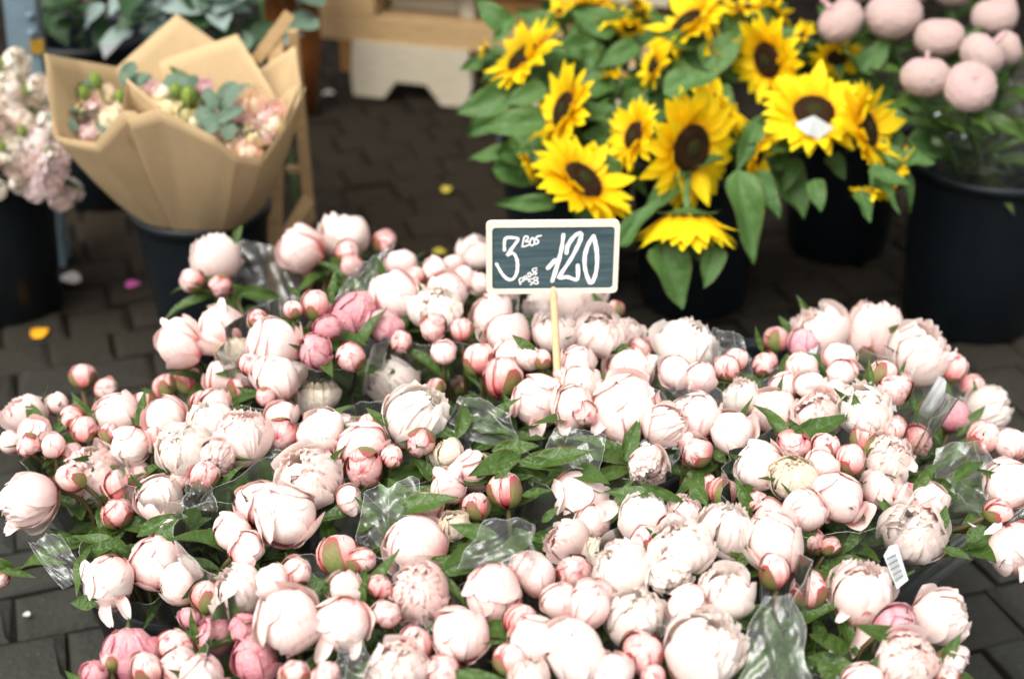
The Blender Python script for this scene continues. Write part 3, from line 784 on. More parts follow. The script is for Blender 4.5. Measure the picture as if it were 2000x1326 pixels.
for fi, f in enumerate(FLW):
    rg = random.Random(fi * 131 + 5)
    P = at_d(f['x'], f['y'], f['d'])
    r = f['r'] * f['d'] / FPX
    dx, dy = LEANV[f['lean']]
    out = Vector((P.x - BC[f['b']].x, P.y - BC[f['b']].y, 0))
    if f['lean'] == 'u': ax = Vector((0, 0, 1)) + out * 2.2 + Vector((rg.uniform(-.35, .35), rg.uniform(-.45, .15) if f['k'] not in 'BS' else rg.uniform(-.2, .9), 0))
    elif f['lean'] == 't': ax = -FWD * .8 + Vector((rg.uniform(-.25, .25), 0, .55))
    else: ax = RGT * dx + UPV * dy - FWD * .45 + Vector((0, 0, .25 if dy >= 0 else 0))
    ax.normalize()
    base, bc = BBASE[f['b']]
    t = empty('peony', base)
    tag(t, f['lab'], 'peony', 'peonies bunched in black buckets')
    pr = PROTO[f['k']][rg.randrange(len(PROTO[f['k']]))]
    mw = axis_frame(P, ax, rg.uniform(0, 6.28), r * 1.07)
    col = tint(f['k'], rg)
    bl = obj('bloom', pr[0], t, mw, col)
    for pm in pr[1]: obj('petal', pm, bl, mw, col)
    for sm in pr[2]: obj('sepal', sm, bl, mw, (1, rg.uniform(.85, 1.1), rg.uniform(.8, 1), 1))
    sp = stem_pts(P, ax, r, base, bc)
    v, fc, uv = tube(sp, [.0032] * len(sp), 6)
    obj('stem', mesh('stem', v, fc, M['stem'], uv), t)
    nleaf = 4 if fi % 2 else 3
    for q in range(nleaf):
        s = rg.uniform(.8, 3.6); i0 = int(s)
        p = sp[i0].lerp(sp[i0 + 1], s - i0)
        a = rg.uniform(0, 6.28)
        d = Vector((math.cos(a), math.sin(a), rg.uniform(-.15, .9)))
        L = rg.uniform(.055, .10)
        obj('leaf', LEAF[rg.randrange(6)], t, frame(p, d, Vector((0, 0, 1)) - d * .2 + Vector((rg.uniform(-.4, .4), rg.uniform(-.6, .1), 0)), L * rg.uniform(.85, 1.25), L, L))
    for q in range(pr[3]):      # small bract just under the bloom
        if rg.random() < .75:
            a = rg.uniform(0, 6.28)
            d = ax * .8 + Vector((math.cos(a), math.sin(a), 0)) * .55
            p = P - ax * r * .95
            k2 = rg.choice((1.5, 2.1, 2.5))
            obj('leaf', LEAF[rg.randrange(6)], t, frame(p, d, Vector((math.cos(a), math.sin(a), 0)) * -1, r * k2 * .75, r * k2, r * k2))
    f['P'], f['root'], f['bl'], f['ax'], f['rw'], f['col'], f['mw'] = P, t, bl, ax, r, col, mw

def nearest(x, y):
    return min(FLW, key=lambda f: math.hypot(f['x'] - x, f['y'] - y) / f['r'])
# leaves that stand out between the flowers: base x,y -> tip x,y, full width in pixels
XL = '''455 478 472 440 18;648 592 655 525 16;588 582 560 558 12;788 652 797 588 20;1048 692 1002 655 20;1190 692 1232 672 16;1545 652 1524 616 18;1680 842 1669 770 25
1570 852 1539 818 18;205 836 190 788 26;280 845 232 802 16;128 908 88 868 22;263 942 318 899 20;352 1022 396 990 22;420 958 479 911 20;758 832 716 794 18
742 888 699 871 24;965 935 1013 899 22;1018 968 1077 955 18;1058 1020 1090 990 16;1337 982 1249 947 22;1476 1012 1437 934 28;1343 1035 1382 990 20;1558 1088 1598 993 30
1438 1117 1454 1048 40;1422 1088 1374 1064 18;1782 962 1828 905 26;1838 1037 1850 988 26;1888 1057 1925 1028 26;1838 1068 1892 1092 22;1833 1308 1879 1238 28;868 1292 898 1230 10
700 1192 723 1125 26;612 1128 656 1170 22;192 1176 138 1176 28;386 1262 374 1190 18;213 1330 248 1268 20;138 1037 206 1024 20;872 1316 978 1326 30;0 1113 66 1126 16
1868 852 1924 794 22;1848 897 1886 858 20;1530 1330 1503 1190 44;1560 1320 1540 1220 34;1610 1262 1590 1196 30;1630 1330 1598 1285 30;1495 1330 1520 1245 26;1640 1240 1655 1180 20
1880 1075 1960 1040 22;1700 1015 1640 1085 22;900 830 1000 850 26;1010 900 1110 915 28;960 880 1050 870 30;1040 850 1140 870 26;1080 930 1010 990 22;1100 880 1000 910 24
860 1120 905 1180 24;930 1040 905 1110 24;960 1060 975 1120 26;905 720 940 760 12;890 745 905 830 18;985 770 1010 850 16;700 650 745 665 14;720 700 700 760 16;690 720 705 800 14
430 700 405 745 12;1390 880 1420 905 22;730 1290 690 1330 20;520 1160 505 1110 14;1735 1290 1700 1330 26;1540 690 1520 730 16;1490 690 1475 640 14;345 1010 310 1060 18;180 1010 120 1060 20
250 1030 170 1090 22;150 1060 95 1030 18;600 830 690 790 16;1620 880 1590 900 12;1770 760 1800 830 18;1820 760 1790 850 20;1850 780 1830 850 16;1700 770 1700 700 14'''
for k, row in enumerate(XL.replace('\n', ';').split(';')):
    x0, y0, x1, y1, w = map(float, row.split())
    f = nearest((x0 * .7 + x1 * .3), (y0 * .7 + y1 * .3))
    rg = random.Random(k)
    d = f['d'] - f['rw'] * (.55 if k < 42 else -.3)
    a, b = at_d(x0, y0, d), at_d(x1, y1, d - .004)
    L = (b - a).length
    hw = w * d / FPX / 2
    li = (0, 2, 5)[k % 3]
    obj('leaf', LEAF[li], f['root'], frame(a, b - a, -FWD + Vector((rg.uniform(-.5, .5), 0, .5)), hw / .13, L * 1.05, L))
for (rx0, rx1, ry0, ry1, cnt) in ((870, 1200, 820, 1000, 34), (700, 840, 920, 1080, 14), (1200, 1460, 890, 990, 14), (640, 740, 640, 800, 12), (1480, 1660, 1180, 1326, 14), (120, 420, 1000, 1110, 16), (1830, 1960, 780, 1080, 16), (890, 1040, 1010, 1130, 12), (1620, 1740, 1020, 1110, 8)):
    for k in range(cnt):
        rg = random.Random(k * 17 + rx0)
        x0, y0 = rg.uniform(rx0, rx1), rg.uniform(ry0, ry1)
        f = nearest(x0, y0)
        a = at_d(x0, y0, f['d'] + rg.uniform(.0, .07))
        az = rg.uniform(0, 6.28); L = rg.uniform(.05, .085)
        obj('leaf', LEAF[rg.randrange(6)], f['root'], frame(a, Vector((math.cos(az), math.sin(az) * .8, rg.uniform(-.2, .6))), Vector((rg.uniform(-.4, .4), -.5, 1)), L * rg.uniform(1, 1.4), L, L))
# loose or hanging petals
XP = '''1058 822 1045 858 36;1098 822 1102 850 30;1690 1205 1670 1288 42;1652 1188 1636 1215 24;632 1236 620 1298 34;208 1186 212 1226 30;240 1170 252 1208 26;186 1150 158 1098 34
1988 1098 1998 1138 16;70 1018 4 1040 34;440 612 431 582 22;336 640 314 622 20;1160 1000 1206 986 42;1232 764 1277 762 36;1172 805 1158 846 34;874 930 848 914 26;886 928 896 902 30
1400 1060 1430 1020 24;1245 850 1210 885 40;715 1250 690 1290 26;1745 895 1795 915 30;1275 760 1240 742 20;1062 760 1090 745 34'''
for k, row in enumerate(XP.replace('\n', ';').split(';')):
    x0, y0, x1, y1, w = map(float, row.split())
    f = nearest(x0, y0)
    rg = random.Random(k + 50)
    d = f['d'] - f['rw'] * .5
    a, b = at_d(x0, y0, d), at_d(x1, y1, d - .003)
    L = (b - a).length
    a = a.lerp(f['P'], .35); L = (b - a).length
    obj('petal', LOOSE[k % 4], f['bl'], frame(a, b - a, -FWD + Vector((rg.uniform(-.4, .4), 0, .4)), w * d / FPX, L, L), f['col'])

# ------------------------------------------------------------------ cellophane sleeves round each bunch
def film_edge(o, pts):
    v, f, uv = tube(pts, .00032, 4)
    obj('film_edge', mesh('film_edge', v, f, M['filmedge'], uv), o)
def sleeve(bi, c, ztop, base, label, seed, peaks):
    rtop = .045 if bi in (5, 10, 11, 17, 18) else .088
    rg = random.Random(seed)
    na, nt = 64, 14
    t_ = []
    v, uv = [], []
    pk = peaks or [(rg.uniform(0, 6.28), rg.uniform(.005, .028)) for _ in range(3)]
    nb = snoise(rg); nb2 = snoise(rg)
    c2 = Vector((c.x, c.y, 0))
    for j in range(nt):
        t = j / (nt - 1)
        for i in range(na):
            a = 2 * math.pi * i / na
            h = ztop - (.045 if rtop < .05 else .03) + .012 * nb(a * 3)
            for (pa, ph) in pk:
                da = abs((a - pa + math.pi) % (2 * math.pi) - math.pi)
                h += ph * max(0, 1 - da / .55)
            r = .03 + (rtop + .018 * nb(a)) * t ** .85
            ctr = Vector((base.x, base.y, 0)).lerp(c2, t ** 1.1)
            z = .10 + (h - .10) * t
            r += .007 * (2 * abs(((a * 1.9 + .9 * nb2(a * 2) + t * .4) % 1) * 2 - 1) - 1) * t + .006 * nb2(a * 4 + t * 5) * t
            v.append((ctr.x + r * math.cos(a), ctr.y + r * math.sin(a), z)); uv.append((i / na, t))
    f = []
    for q in grid_faces(na, nt, wrap=True):
        if rg.random() < .5: f += [(q[0], q[1], q[2]), (q[0], q[2], q[3])]
        else: f += [(q[0], q[1], q[3]), (q[1], q[2], q[3])]
    o = obj('cellophane_sleeve', mesh('cellophane_sleeve', v, f, M['film'], uv, smooth=True))
    film_edge(o, [v[(nt - 1) * na + i % na] for i in range(na + 1)])
    return tag(o, label, 'cellophane', 'cellophane sleeves round the peony bunches')
for bi, b in enumerate(BUN):
    base, bc = BBASE[bi]
    sleeve(bi, BC[bi], b[2], base, 'clear crinkled cellophane sleeve round the stems ' + b[3], 900 + bi, None)
# crumpled sheets that stand up between the flowers: corner pixels, depth taken from the flowers there
def sheet(pts, label, seed, dz=0.0, nu=28, nv=28, amp=.0042):
    rg = random.Random(seed)
    f0 = nearest(sum(p[0] for p in pts) / 4, sum(p[1] for p in pts) / 4)
    P = [at_d(x, y, f0['d'] + dz + e) for (x, y, e) in pts]
    v, uv = [], []
    nb, nb2 = snoise(rg), snoise(rg)
    folds = [(rg.uniform(-2.2, 2.2), rg.uniform(-2.2, 2.2), rg.random(), rg.uniform(.3, .9)) for _ in range(5)]
    for j in range(nv):
        t = j / (nv - 1)
        for i in range(nu):
            s = i / (nu - 1)
            p = P[0] * (1 - s) * (1 - t) + P[1] * s * (1 - t) + P[2] * s * t + P[3] * (1 - s) * t
            h = 0.0
            for (wx, wy, ph, am) in folds:
                h += am * (2 * abs(((wx * s + wy * t + ph) % 1) * 2 - 1) - 1)
            ed = .012
            p = p + UPV * ed * nb(s * 3.5 + 1) * t + RGT * .014 * (nb2(t * 2 + 2) * (s - .5) * 2 - .9 * (s - .5) * t * t) 
            p = p - FWD * (amp * (1 - .6 * max(abs(2 * s - 1), abs(2 * t - 1)) ** 3) * (h + 1.6 * nb(s * 4 + t * 2) + 1.6 * nb2(t * 4 - s * 3)))
            v.append(p); uv.append((s, t))
    f = []
    for q in grid_faces(nu, nv):
        f += [(q[0], q[1], q[2]), (q[0], q[2], q[3])] if rg.random() < .5 else [(q[0], q[1], q[3]), (q[1], q[2], q[3])]
    o = obj('cellophane_sheet', mesh('cellophane_sheet', v, f, M['film'], uv, smooth=True))
    film_edge(o, [v[i] for i in range((nv - 1) * nu, nv * nu)])
    film_edge(o, [v[j * nu] for j in range(nv)])
    film_edge(o, [v[j * nu + nu - 1] for j in range(nv)])
    c_ = rg.randrange(1, nu - 1)
    film_edge(o, [v[j * nu + c_] for j in range(nv)])
    return tag(o, label, 'cellophane', 'loose corners of cellophane wrap')
SH = [([(450, 560, 0), (580, 640, 0), (590, 490, .03), (470, 470, .03)], 'large crumpled cellophane corner right of the rearmost white peony'),
      ([(640, 600, 0), (740, 590, 0), (775, 480, .03), (690, 520, .03)], 'crumpled cellophane rising right of the top peonies'),
      ([(1380, 700, 0), (1470, 740, 0), (1462, 655, .02), (1382, 640, .02)], 'rounded stiff cellophane corner standing up before the sunflower bucket'),
      ([(1300, 760, -.02), (1420, 850, -.02), (1440, 780, .0), (1330, 715, .0)], 'cellophane flap lying across globes below the standing corner'),
      ([(870, 850, 0), (1010, 880, 0), (1000, 800, .02), (890, 770, .02)], 'crinkled cellophane over leaves in the middle gap'),
      ([(1060, 900, 0), (1160, 940, 0), (1190, 850, .02), (1080, 830, .02)], 'crinkled cellophane at the right of the middle gap'),
      ([(700, 1060, 0), (830, 1100, 0), (830, 930, .02), (700, 960, .02)], 'smooth cellophane panel in the gap below centre left'),
      ([(900, 1110, -.01), (1030, 1110, -.01), (1060, 1020, .02), (930, 1010, .02)], 'jagged cellophane edge between the two central globes'),
      ([(120, 1150, .02), (170, 1130, .02), (120, 1040, .03), (50, 1060, .03)], 'cellophane corner hanging over the paving at left'),
      ([(1440, 1345, -.03), (1590, 1345, -.03), (1560, 1160, .0), (1480, 1165, .0)], 'cellophane front of the wrapped bunch at the bottom right'),
      ([(1830, 1000, 0), (1960, 1000, 0), (1930, 860, .02), (1820, 870, .02)], 'cellophane with curling ribbon marks near the right edge'),
      ([(400, 990, -.01), (560, 900, -.01), (540, 860, .02), (420, 950, .02)], 'cellophane edge slanting behind the white pair left of centre'),
      ([(1810, 800, 0), (1900, 790, 0), (1850, 700, .02), (1790, 720, .02)], 'cellophane behind the rightmost white peonies'),
      ([(640, 1330, -.03), (740, 1330, -.03), (720, 1240, -.01), (650, 1270, -.01)], 'cellophane twist hanging under the drooping front globe'),
      ([(360, 990, -.03), (420, 1000, -.03), (410, 920, -.02), (360, 930, -.02)], 'small square cellophane tab left of centre')]
for k, (p, lab) in enumerate(SH): sheet(p, lab, 40 + k)

# ------------------------------------------------------------------ price sign on its stake
SG = .18 / 1735.0
sd_ = 1.93
sc_ = at_d(1079, 502, sd_)
sw = empty('price_sign', (sc_.x, sc_.y, 0.03))
def srect(x0, x1, z0, z1, y0, y1, rad, n=6):
    out = []
    for (cx, cz, a0) in ((x1 - rad, z1 - rad, 0), (x0 + rad, z1 - rad, 90), (x0 + rad, z0 + rad, 180), (x1 - rad, z0 + rad, 270)):
        for i in range(n + 1):
            a = R(a0 + 90 * i / n); out.append((cx + rad * math.cos(a), cz + rad * math.sin(a)))
    m = len(out)
    v = [(x, y0, z) for x, z in out] + [(x, y1, z) for x, z in out]
    f = [tuple(range(m)), tuple(range(2 * m - 1, m - 1, -1))] + [(i, i + m, (i + 1) % m + m, (i + 1) % m) for i in range(m)]
    return v, f, out
smw = Matrix.Translation(sc_) @ Matrix.Rotation(R(.3), 4, 'Y') @ Matrix.Rotation(R(-3), 4, 'X') @ Matrix.Rotation(R(2), 4, 'Z')
VS = 1.0 / math.cos(R(23))
def sx(zx, zy): return ((zx - 997) * SG, -(zy - 545) * SG * VS)
W2, H2 = 867 * SG, 470 * SG * VS
# frame: ring between outer and inner rounded rectangles
_, _, o1 = srect(-W2, W2, -H2, H2, 0, 1, .007)
fx = 78 * SG
_, _, i1 = srect(-W2 + fx, W2 - fx * .85, -H2 + fx * .85, H2 - fx, 0, 1, .005)
m_ = len(o1)
v = [(x, -.004, z) for x, z in o1] + [(x, -.004, z) for x, z in i1] + [(x, .004, z) for x, z in o1] + [(x, 0.0, z) for x, z in i1]
f = []
for i in range(m_):
    j = (i + 1) % m_
    f += [(i, m_ + i, m_ + j, j), (i, j, 2 * m_ + j, 2 * m_ + i), (m_ + i, 3 * m_ + i, 3 * m_ + j, m_ + j)]
f.append(tuple(range(2 * m_, 3 * m_)))
obj('frame', mesh('sign_frame', v, f, M['signframe'], smooth=False), sw, smw)
bd = obj('board', mesh('sign_board', [(-W2 + .004, -.0018, -H2 + .004), (W2 - .004, -.0018, -H2 + .004), (W2 - .004, -.0018, H2 - .004), (-W2 + .004, -.0018, H2 - .004)], [(0, 1, 2, 3)], M['chalkboard']), sw, smw)
def stroke(pl, w):
    pts = [Vector((*sx(*p), 0)) for p in pl]
    # smooth the polyline
    if len(pts) > 2:
        q = []
        for i in range(len(pts) - 1):
            a, b, c, d = pts[max(i - 1, 0)], pts[i], pts[i + 1], pts[min(i + 2, len(pts) - 1)]
            for k in range(5):
                t = k / 5
                q.append(.5 * ((2 * b) + (c - a) * t + (2 * a - 5 * b + 4 * c - d) * t * t + (3 * b - a - 3 * c + d) * t ** 3))
        q.append(pts[-1]); pts = q
    hw = w * 1.18 * SG / 2
    mb = MB()
    prev = None
    n = len(pts)
    L, Rr = [], []
    for i, p in enumerate(pts):
        t = pts[min(i + 1, n - 1)] - pts[max(i - 1, 0)]
        t.normalize()
        nn = Vector((-t.y, t.x, 0))
        e = 1 + .10 * math.sin(i * 1.7) + .08 * math.sin(i * .37 + len(pl))
        L.append(p + nn * hw * e); Rr.append(p - nn * hw * e)
    v = [(p.x, -.0024, p.y) for p in L] + [(p.x, -.0024, p.y) for p in Rr]
    f = [(i, i + 1, n + i + 1, n + i) for i in range(n - 1)]
    mb.add(v, f)
    for p, s in ((pts[0], 0), (pts[-1], 1)):
        c = [(p.x + hw * math.cos(k * .6283), -.00255 - s * .00005, p.y + hw * math.sin(k * .6283)) for k in range(10)]
        mb.add(c, [tuple(range(10))])
    return mb
CH = [('digit_three', 36, [[(368,440),(366,345),(385,288),(450,278),(545,298),(495,378),(405,505),(475,478),(522,540),(540,640),(528,745),(488,815),(440,830),(388,805),(330,740),(265,620)]]),
      ('letter_b', 20, [[(598,398),(612,330),(628,272),(668,268),(672,300),(640,330),(690,338),(690,370),(645,390),(600,396)]]),
      ('letter_o', 20, [[(722,288),(698,335),(712,382),(750,370),(756,318),(736,284),(722,288)]]),
      ('letter_s', 20, [[(842,258),(790,270),(776,300),(808,322),(800,355),(765,366)]]),
      ('digit_one', 46, [[(938,682),(1032,578)], [(1132,250),(1112,430),(1062,640),(1000,850)]]),
      ('digit_two', 46, [[(1178,485),(1195,385),(1270,275),(1340,228),(1364,258),(1335,365),(1240,560),(1108,765),(1098,808),(1200,802),(1328,832),(1330,650)]]),
      ('digit_zero', 46, [[(1525,268),(1462,370),(1420,520),(1425,680),(1468,820),(1512,882),(1560,800),(1582,650),(1574,480),(1548,345),(1525,268)]]),
      ('letter_d', 15, [[(580,895),(565,840),(575,815),(608,805),(612,845),(580,872)]]),
      ('letter_r', 15, [[(622,848),(625,800),(648,782),(660,805),(630,830),(682,822)]]),
      ('letter_d', 15, [[(685,790),(678,750),(712,745),(712,785),(690,800)]]),
      ('letter_s', 15, [[(790,678),(745,690),(735,715),(760,735),(735,768)], [(795,705),(765,728),(792,748),(768,768)]]),
      ('digit_five', 15, [[(738,822),(695,832),(692,855),(735,868),(730,890),(712,900)]]),
      ('digit_eight', 15, [[(775,798),(805,808),(795,835),(762,850),(760,880),(800,890),(812,862),(770,838),(752,815),(775,798)]])]
for nm, w, pls in CH:
    mb = MB()
    for pl in pls:
        s = stroke(pl, w); mb.add(s.v, s.f)
    obj(nm, mb.mesh(nm, M['chalk'], False), bd, smw)
p_top, p_bot = sc_ + Vector((0.0015, .0025, -H2 + .01)), at_d(1090, 760, sd_ + .0)
dirn = (p_bot - p_top).normalized()
p_end = p_top + dirn * .40
mb = MB()
for q0, q1, w0, w1 in ((p_top, p_end, .0052, .0050),):
    mb.add(*tube([q0, q0.lerp(q1, .33), q0.lerp(q1, .66), q1], [w0, w0, w1, .002], 8))
obj('stake', mb.mesh('stake', M['stake']), sw)
tag(sw, 'small chalkboard price sign with pale frame reading 3 BOS 120', 'price sign')

# ------------------------------------------------------------------ sunflowers
SB = [(0.40, 2.78), (0.77, 3.05), (0.12, 2.85)]
for (X, Y), lab in zip(SB, ['black bucket under the nearest sunflowers with a hanging leaf', 'black bucket under the two right sunflowers, set back', 'black bucket behind the price sign under the left sunflowers']):
    bucket((X, Y), .148, .115, .34, lab, 'black buckets holding the sunflowers')
def ray_petal(k):
    rg = random.Random(800 + k); nb = snoise(rg)
    v_, uv_ = [], []
    for j in range(9):
        v = j / 8
        w = .20 * (max(0.0, math.sin(math.pi * (.12 + .86 * v))) ** .75) * (1 if v < .6 else 1 - .35 * (v - .6) / .4)
        for i in range(5):
            u = -1 + i / 2
            v_.append((u * w + .03 * nb(v * 3) * v, v, .10 * abs(u) * .8 * math.sin(math.pi * v) * .5 + (.16 - .09 * k) * v * v * (.6 + .4 * math.sin(k * 2)) + .03 * nb(v * 4)))
            uv_.append(((u + 1) / 2, v))
    return mesh('ray_petal', v_, grid_faces(5, 9), M['sunpetal'], uv_)
RAYP = [ray_petal(k) for k in range(5)]
def disc_mesh():
    mb = MB()
    v, f, uv = lathe([(.001, .07), (.15, .075), (.30, .085), (.38, .06), (.43, .0), (.40, -.05)], 28)
    mb.add(v, f, uv)
    for k in range(150):         # florets
        r = .415 * math.sqrt((k + 25) / 175); a = k * 2.39996
        z = .075 + .02 * (r > .25) - max(0, r - .3) * .5
        x, y = r * math.cos(a), r * math.sin(a); s = .017
        mb.add([(x - s, y - s, z - .02), (x + s, y - s, z - .02), (x + s, y + s, z - .02), (x - s, y + s, z - .02), (x, y, z + .035)], [(0, 1, 4), (1, 2, 4), (2, 3, 4), (3, 0, 4)])
    return mb.mesh('disc', M['disc'], False)
DISC = disc_mesh()
v_, f_, uv__ = lathe([(.001, .115), (.09, .11), (.15, .095), (.17, .07)], 20)
EYE = mesh('disc_eye', v_, f_, M['discgreen'], uv__)
SUNF = [(1350, 290, 96, 'dr', .75, 0, 'large front sunflower with dark disc facing the camera'),
        (1140, 352, 88, 'ur', .62, 0, 'sunflower left of the front one, disc turned up right'),
        (1100, 215, 74, 'l', .42, 2, 'sunflower seen edge-on above the price sign'),
        (1020, 112, 72, 'ul', .42, 2, 'leftmost big sunflower seen from the side'),
        (1590, 218, 82, 'u', .85, 1, 'sunflower with a scrap of white paper on its disc'),
        (1694, 252, 76, 'r', .62, 1, 'rightmost big sunflower with tilted dark disc'),
        (1498, 118, 72, 'dl', .45, 1, 'sunflower with narrow dark disc turned left'),
        (1636, 112, 44, 'd', .50, 1, 'small sunflower below the pink pompon flowers'),
        (1340, 45, 70, 'ul', .45, 0, 'sunflower seen from the side near the top edge'),
        (1160, 4, 46, 'u', .30, 2, 'sunflower cut by the top edge, left one'),
        (1245, 8, 46, 'ur', .30, 0, 'sunflower cut by the top edge, middle one'),
        (1228, 55, 30, 'd', .30, 2, 'small yellow sunflower below the top edge'),
        (1342, 425, 92, 'd', -.12, 0, 'lowest sunflower drooping with its petals hanging down'),
        (1405, 205, 60, 'ur', .4, 0, 'sunflower behind the right shoulder of the front one'),
        (1238, 265, 58, 'l', .5, 2, 'sunflower half hidden left of the front one'),
        (1482, 305, 44, 'dr', .4, 0, 'small sunflower in the gap right of the front one'),
        (1705, 372, 38, 'd', -.1, 1, 'shaded orange sunflower hanging below the right one'),
        (1757, 325, 36, 'dr', .0, 1, 'small sunflower peeking out under the rightmost leaves'),
        (1277, 128, 40, 'l', .4, 0, 'small sunflower among leaves above the front one'),
        (1032, 322, 34, 'dl', .0, 2, 'small sunflower peeking out left of the lower left one'),
        (1200, 150, 26, 'u', .1, 2, 'tiny opening sunflower bud between leaves'),
        (1410, 12, 46, 'ur', .45, 0, 'sunflower at the top edge over the side-on one'),
        (1515, 22, 36, 'ur', .1, 1, 'small sunflower at the top edge beside the pompons'),
        (1195, 35, 40, 'u', .45, 2, 'small sunflower left of the top middle one'),
        (1395, 80, 50, 'r', .4, 0, 'sunflower turned right under the side-on top one'),
        (1455, 15, 42, 'u', .4, 1, 'sunflower at the top edge, second from the pompons'),
        (1085, 30, 36, 'ul', .4, 2, 'small sunflower at the top edge nearest the crate'),
        (1560, 75, 34, 'ul', .3, 1, 'small sunflower between two tilted discs at upper right'),
        (945, 97, 18, 'l', .1, 2, 'tiny yellow sunflower at the far left of the bunch')]
SUNR = []
for k, (x, y, rp, ln, tow, bi, lab) in enumerate(SUNF):
    rg = random.Random(k + 77)
    z = .46 + (430 - y) / 430 * .20
    if rp < 50: z -= .02
    P = at_z(x, y, z)
    d = depth(P); r = rp * 1.17 * d / FPX
    dx, dy = LEANV[ln]
    n2 = math.hypot(dx, dy)
    ax = (RGT * dx / n2 + UPV * dy / n2) * math.sqrt(1 - tow * tow) - FWD * tow
    ax.normalize()
    bc = SB[bi]
    base = Vector((bc[0] + rg.uniform(-.04, .04), bc[1] + rg.uniform(-.04, .04), .03))
    t = empty('sunflower', base)
    tag(t, lab, 'sunflower', 'sunflowers in black buckets')
    mw = axis_frame(P, ax, rg.uniform(0, 6.28), r)
    ds = obj('disc', DISC, t, mw); obj('disc_eye', EYE, ds, mw)
    nps = 21 if rp > 50 else 14
    for ringi in range(3):
        for i in range(nps):
            a = 2 * math.pi * (i + .5 * ringi) / nps + rg.uniform(-.08, .08)
            L = rg.uniform(.66, .82) * (1 - .04 * ringi)
            if ringi == 2:
                if i % 2: continue
                L *= .62
            up = (rg.uniform(-.10, .30) - .15 * ringi if ringi < 2 else rg.uniform(.35, 1.1)) + (rg.uniform(.3, .9) if rg.random() < .24 else 0)
            if k == 12: up += .9
            di = Vector((math.cos(a), math.sin(a), up))
            o_ = Vector((math.cos(a) * .38, math.sin(a) * .38, -.02 - .03 * ringi))
            obj('ray_petal', RAYP[rg.randrange(5)], t, mw @ frame(o_, di, Vector((-up * math.cos(a), -up * math.sin(a), 1)), L * rg.uniform(1.0, 1.25), L, L))
    mb = MB()
    for i in range(14):
        a = 2 * math.pi * i / 14 + rg.uniform(-.1, .1)
        cs, sn = math.cos(a), math.sin(a)
        tx, ty = -sn * .09, cs * .09
        mb.add([(cs * .2 - tx, sn * .2 - ty, -.12), (cs * .2 + tx, sn * .2 + ty, -.12), (cs * .48 + tx * .8, sn * .48 + ty * .8, -.07), (cs * .48 - tx * .8, sn * .48 - ty * .8, -.07), (cs * .68, sn * .68, -.12 + rg.uniform(-.05, .08))],
               [(0, 1, 2, 3), (3, 2, 4)], [(0, 0), (1, 0), (1, .6), (0, .6), (.5, 1)])
    v, fc, uv = lathe([(.001, -.20), (.10, -.18), (.30, -.11), (.42, -.04)], 16)
    mb.add(v, fc, uv)
    obj('calyx', mb.mesh('calyx', M['sunleaf']), t, mw)
    p0 = P - ax * r * .15
    p2 = Vector((bc[0], bc[1], .36)) + Vector((P.x - bc[0], P.y - bc[1], 0)).normalized() * min(.10, Vector((P.x - bc[0], P.y - bc[1], 0)).length)
    sp = bez(p0, p0 - ax * (.015 if k == 12 else .08) + (Vector((0, .10, 0)) if k == 12 else Vector((0, 0, 0))), p2 + Vector((0, 0, .12)), p2, 10) + [base]
    v, fc, uv = tube(sp, [.006] * 11, 8)
    obj('stem', mesh('stem', v, fc, M['sstem'], uv), t)
    for q in range(9 if rp > 40 else 4):
        s = rg.uniform(2.2 if k in (0, 1, 4, 5, 12) else .6, 6.5); i0 = int(s); p = sp[i0].lerp(sp[i0 + 1], s - i0)
        a = rg.uniform(0, 6.28)
        dv = Vector((math.cos(a), math.sin(a), rg.uniform(-.5, .6))); L = rg.uniform(.07, .13)
        obj('leaf', SLEAF[rg.randrange(4)], t, frame(p, dv, Vector((0, -.4, 1)), L, L, L))
    SUNR.append((x, y, t, d, r))
XS = '''1290 470 1335 602 76;1400 480 1375 560 46;1440 330 1475 512 66;1475 335 1522 425 42;1208 482 1292 378 40;1085 402 968 396 34;1025 178 890 214 66;1068 240 930 246 56;992 62 935 -5 50
1205 62 1118 18 60;1182 95 1058 88 44;1372 132 1455 66 66;1295 182 1405 138 60;1425 25 1445 95 56;1520 55 1582 132 50;1680 140 1742 80 48;1756 310 1828 316 36;1695 335 1778 362 36
1708 345 1762 415 24;1590 350 1602 412 36;1676 372 1702 432 34;1040 292 995 300 14;1005 30 960 80 40;1090 60 1010 20 44;1260 180 1200 230 44;1330 90 1390 180 50;1480 240 1440 330 40;1250 90 1160 130 44
1070 175 985 195 46;1180 250 1190 340 36;1560 310 1530 370 30;1640 60 1600 10 40;1380 500 1340 470 40;1210 340 1160 290 30;1620 300 1650 350 34;1300 30 1290 100 40'''
for k, row in enumerate(XS.replace('\n', ';').split(';')):
    x0, y0, x1, y1, w = map(float, row.split())
    s = min(SUNR, key=lambda q: math.hypot(q[0] - x0, q[1] - y0) / (q[4] * 1000))
    rg = random.Random(k + 9)
    d = s[3] - .02
    if k > 26: d += .08
    a, b = at_d(x0, y0, d), at_d(x1, y1, d - .015)
    L = (b - a).length
    obj('leaf', SLEAF[(0, 2)[k % 2]], s[2], frame(a, b - a, -FWD + Vector((rg.uniform(-.5, .5), 0, .5)), w * d / FPX / 2 / .26, L * 1.05, L * .8))
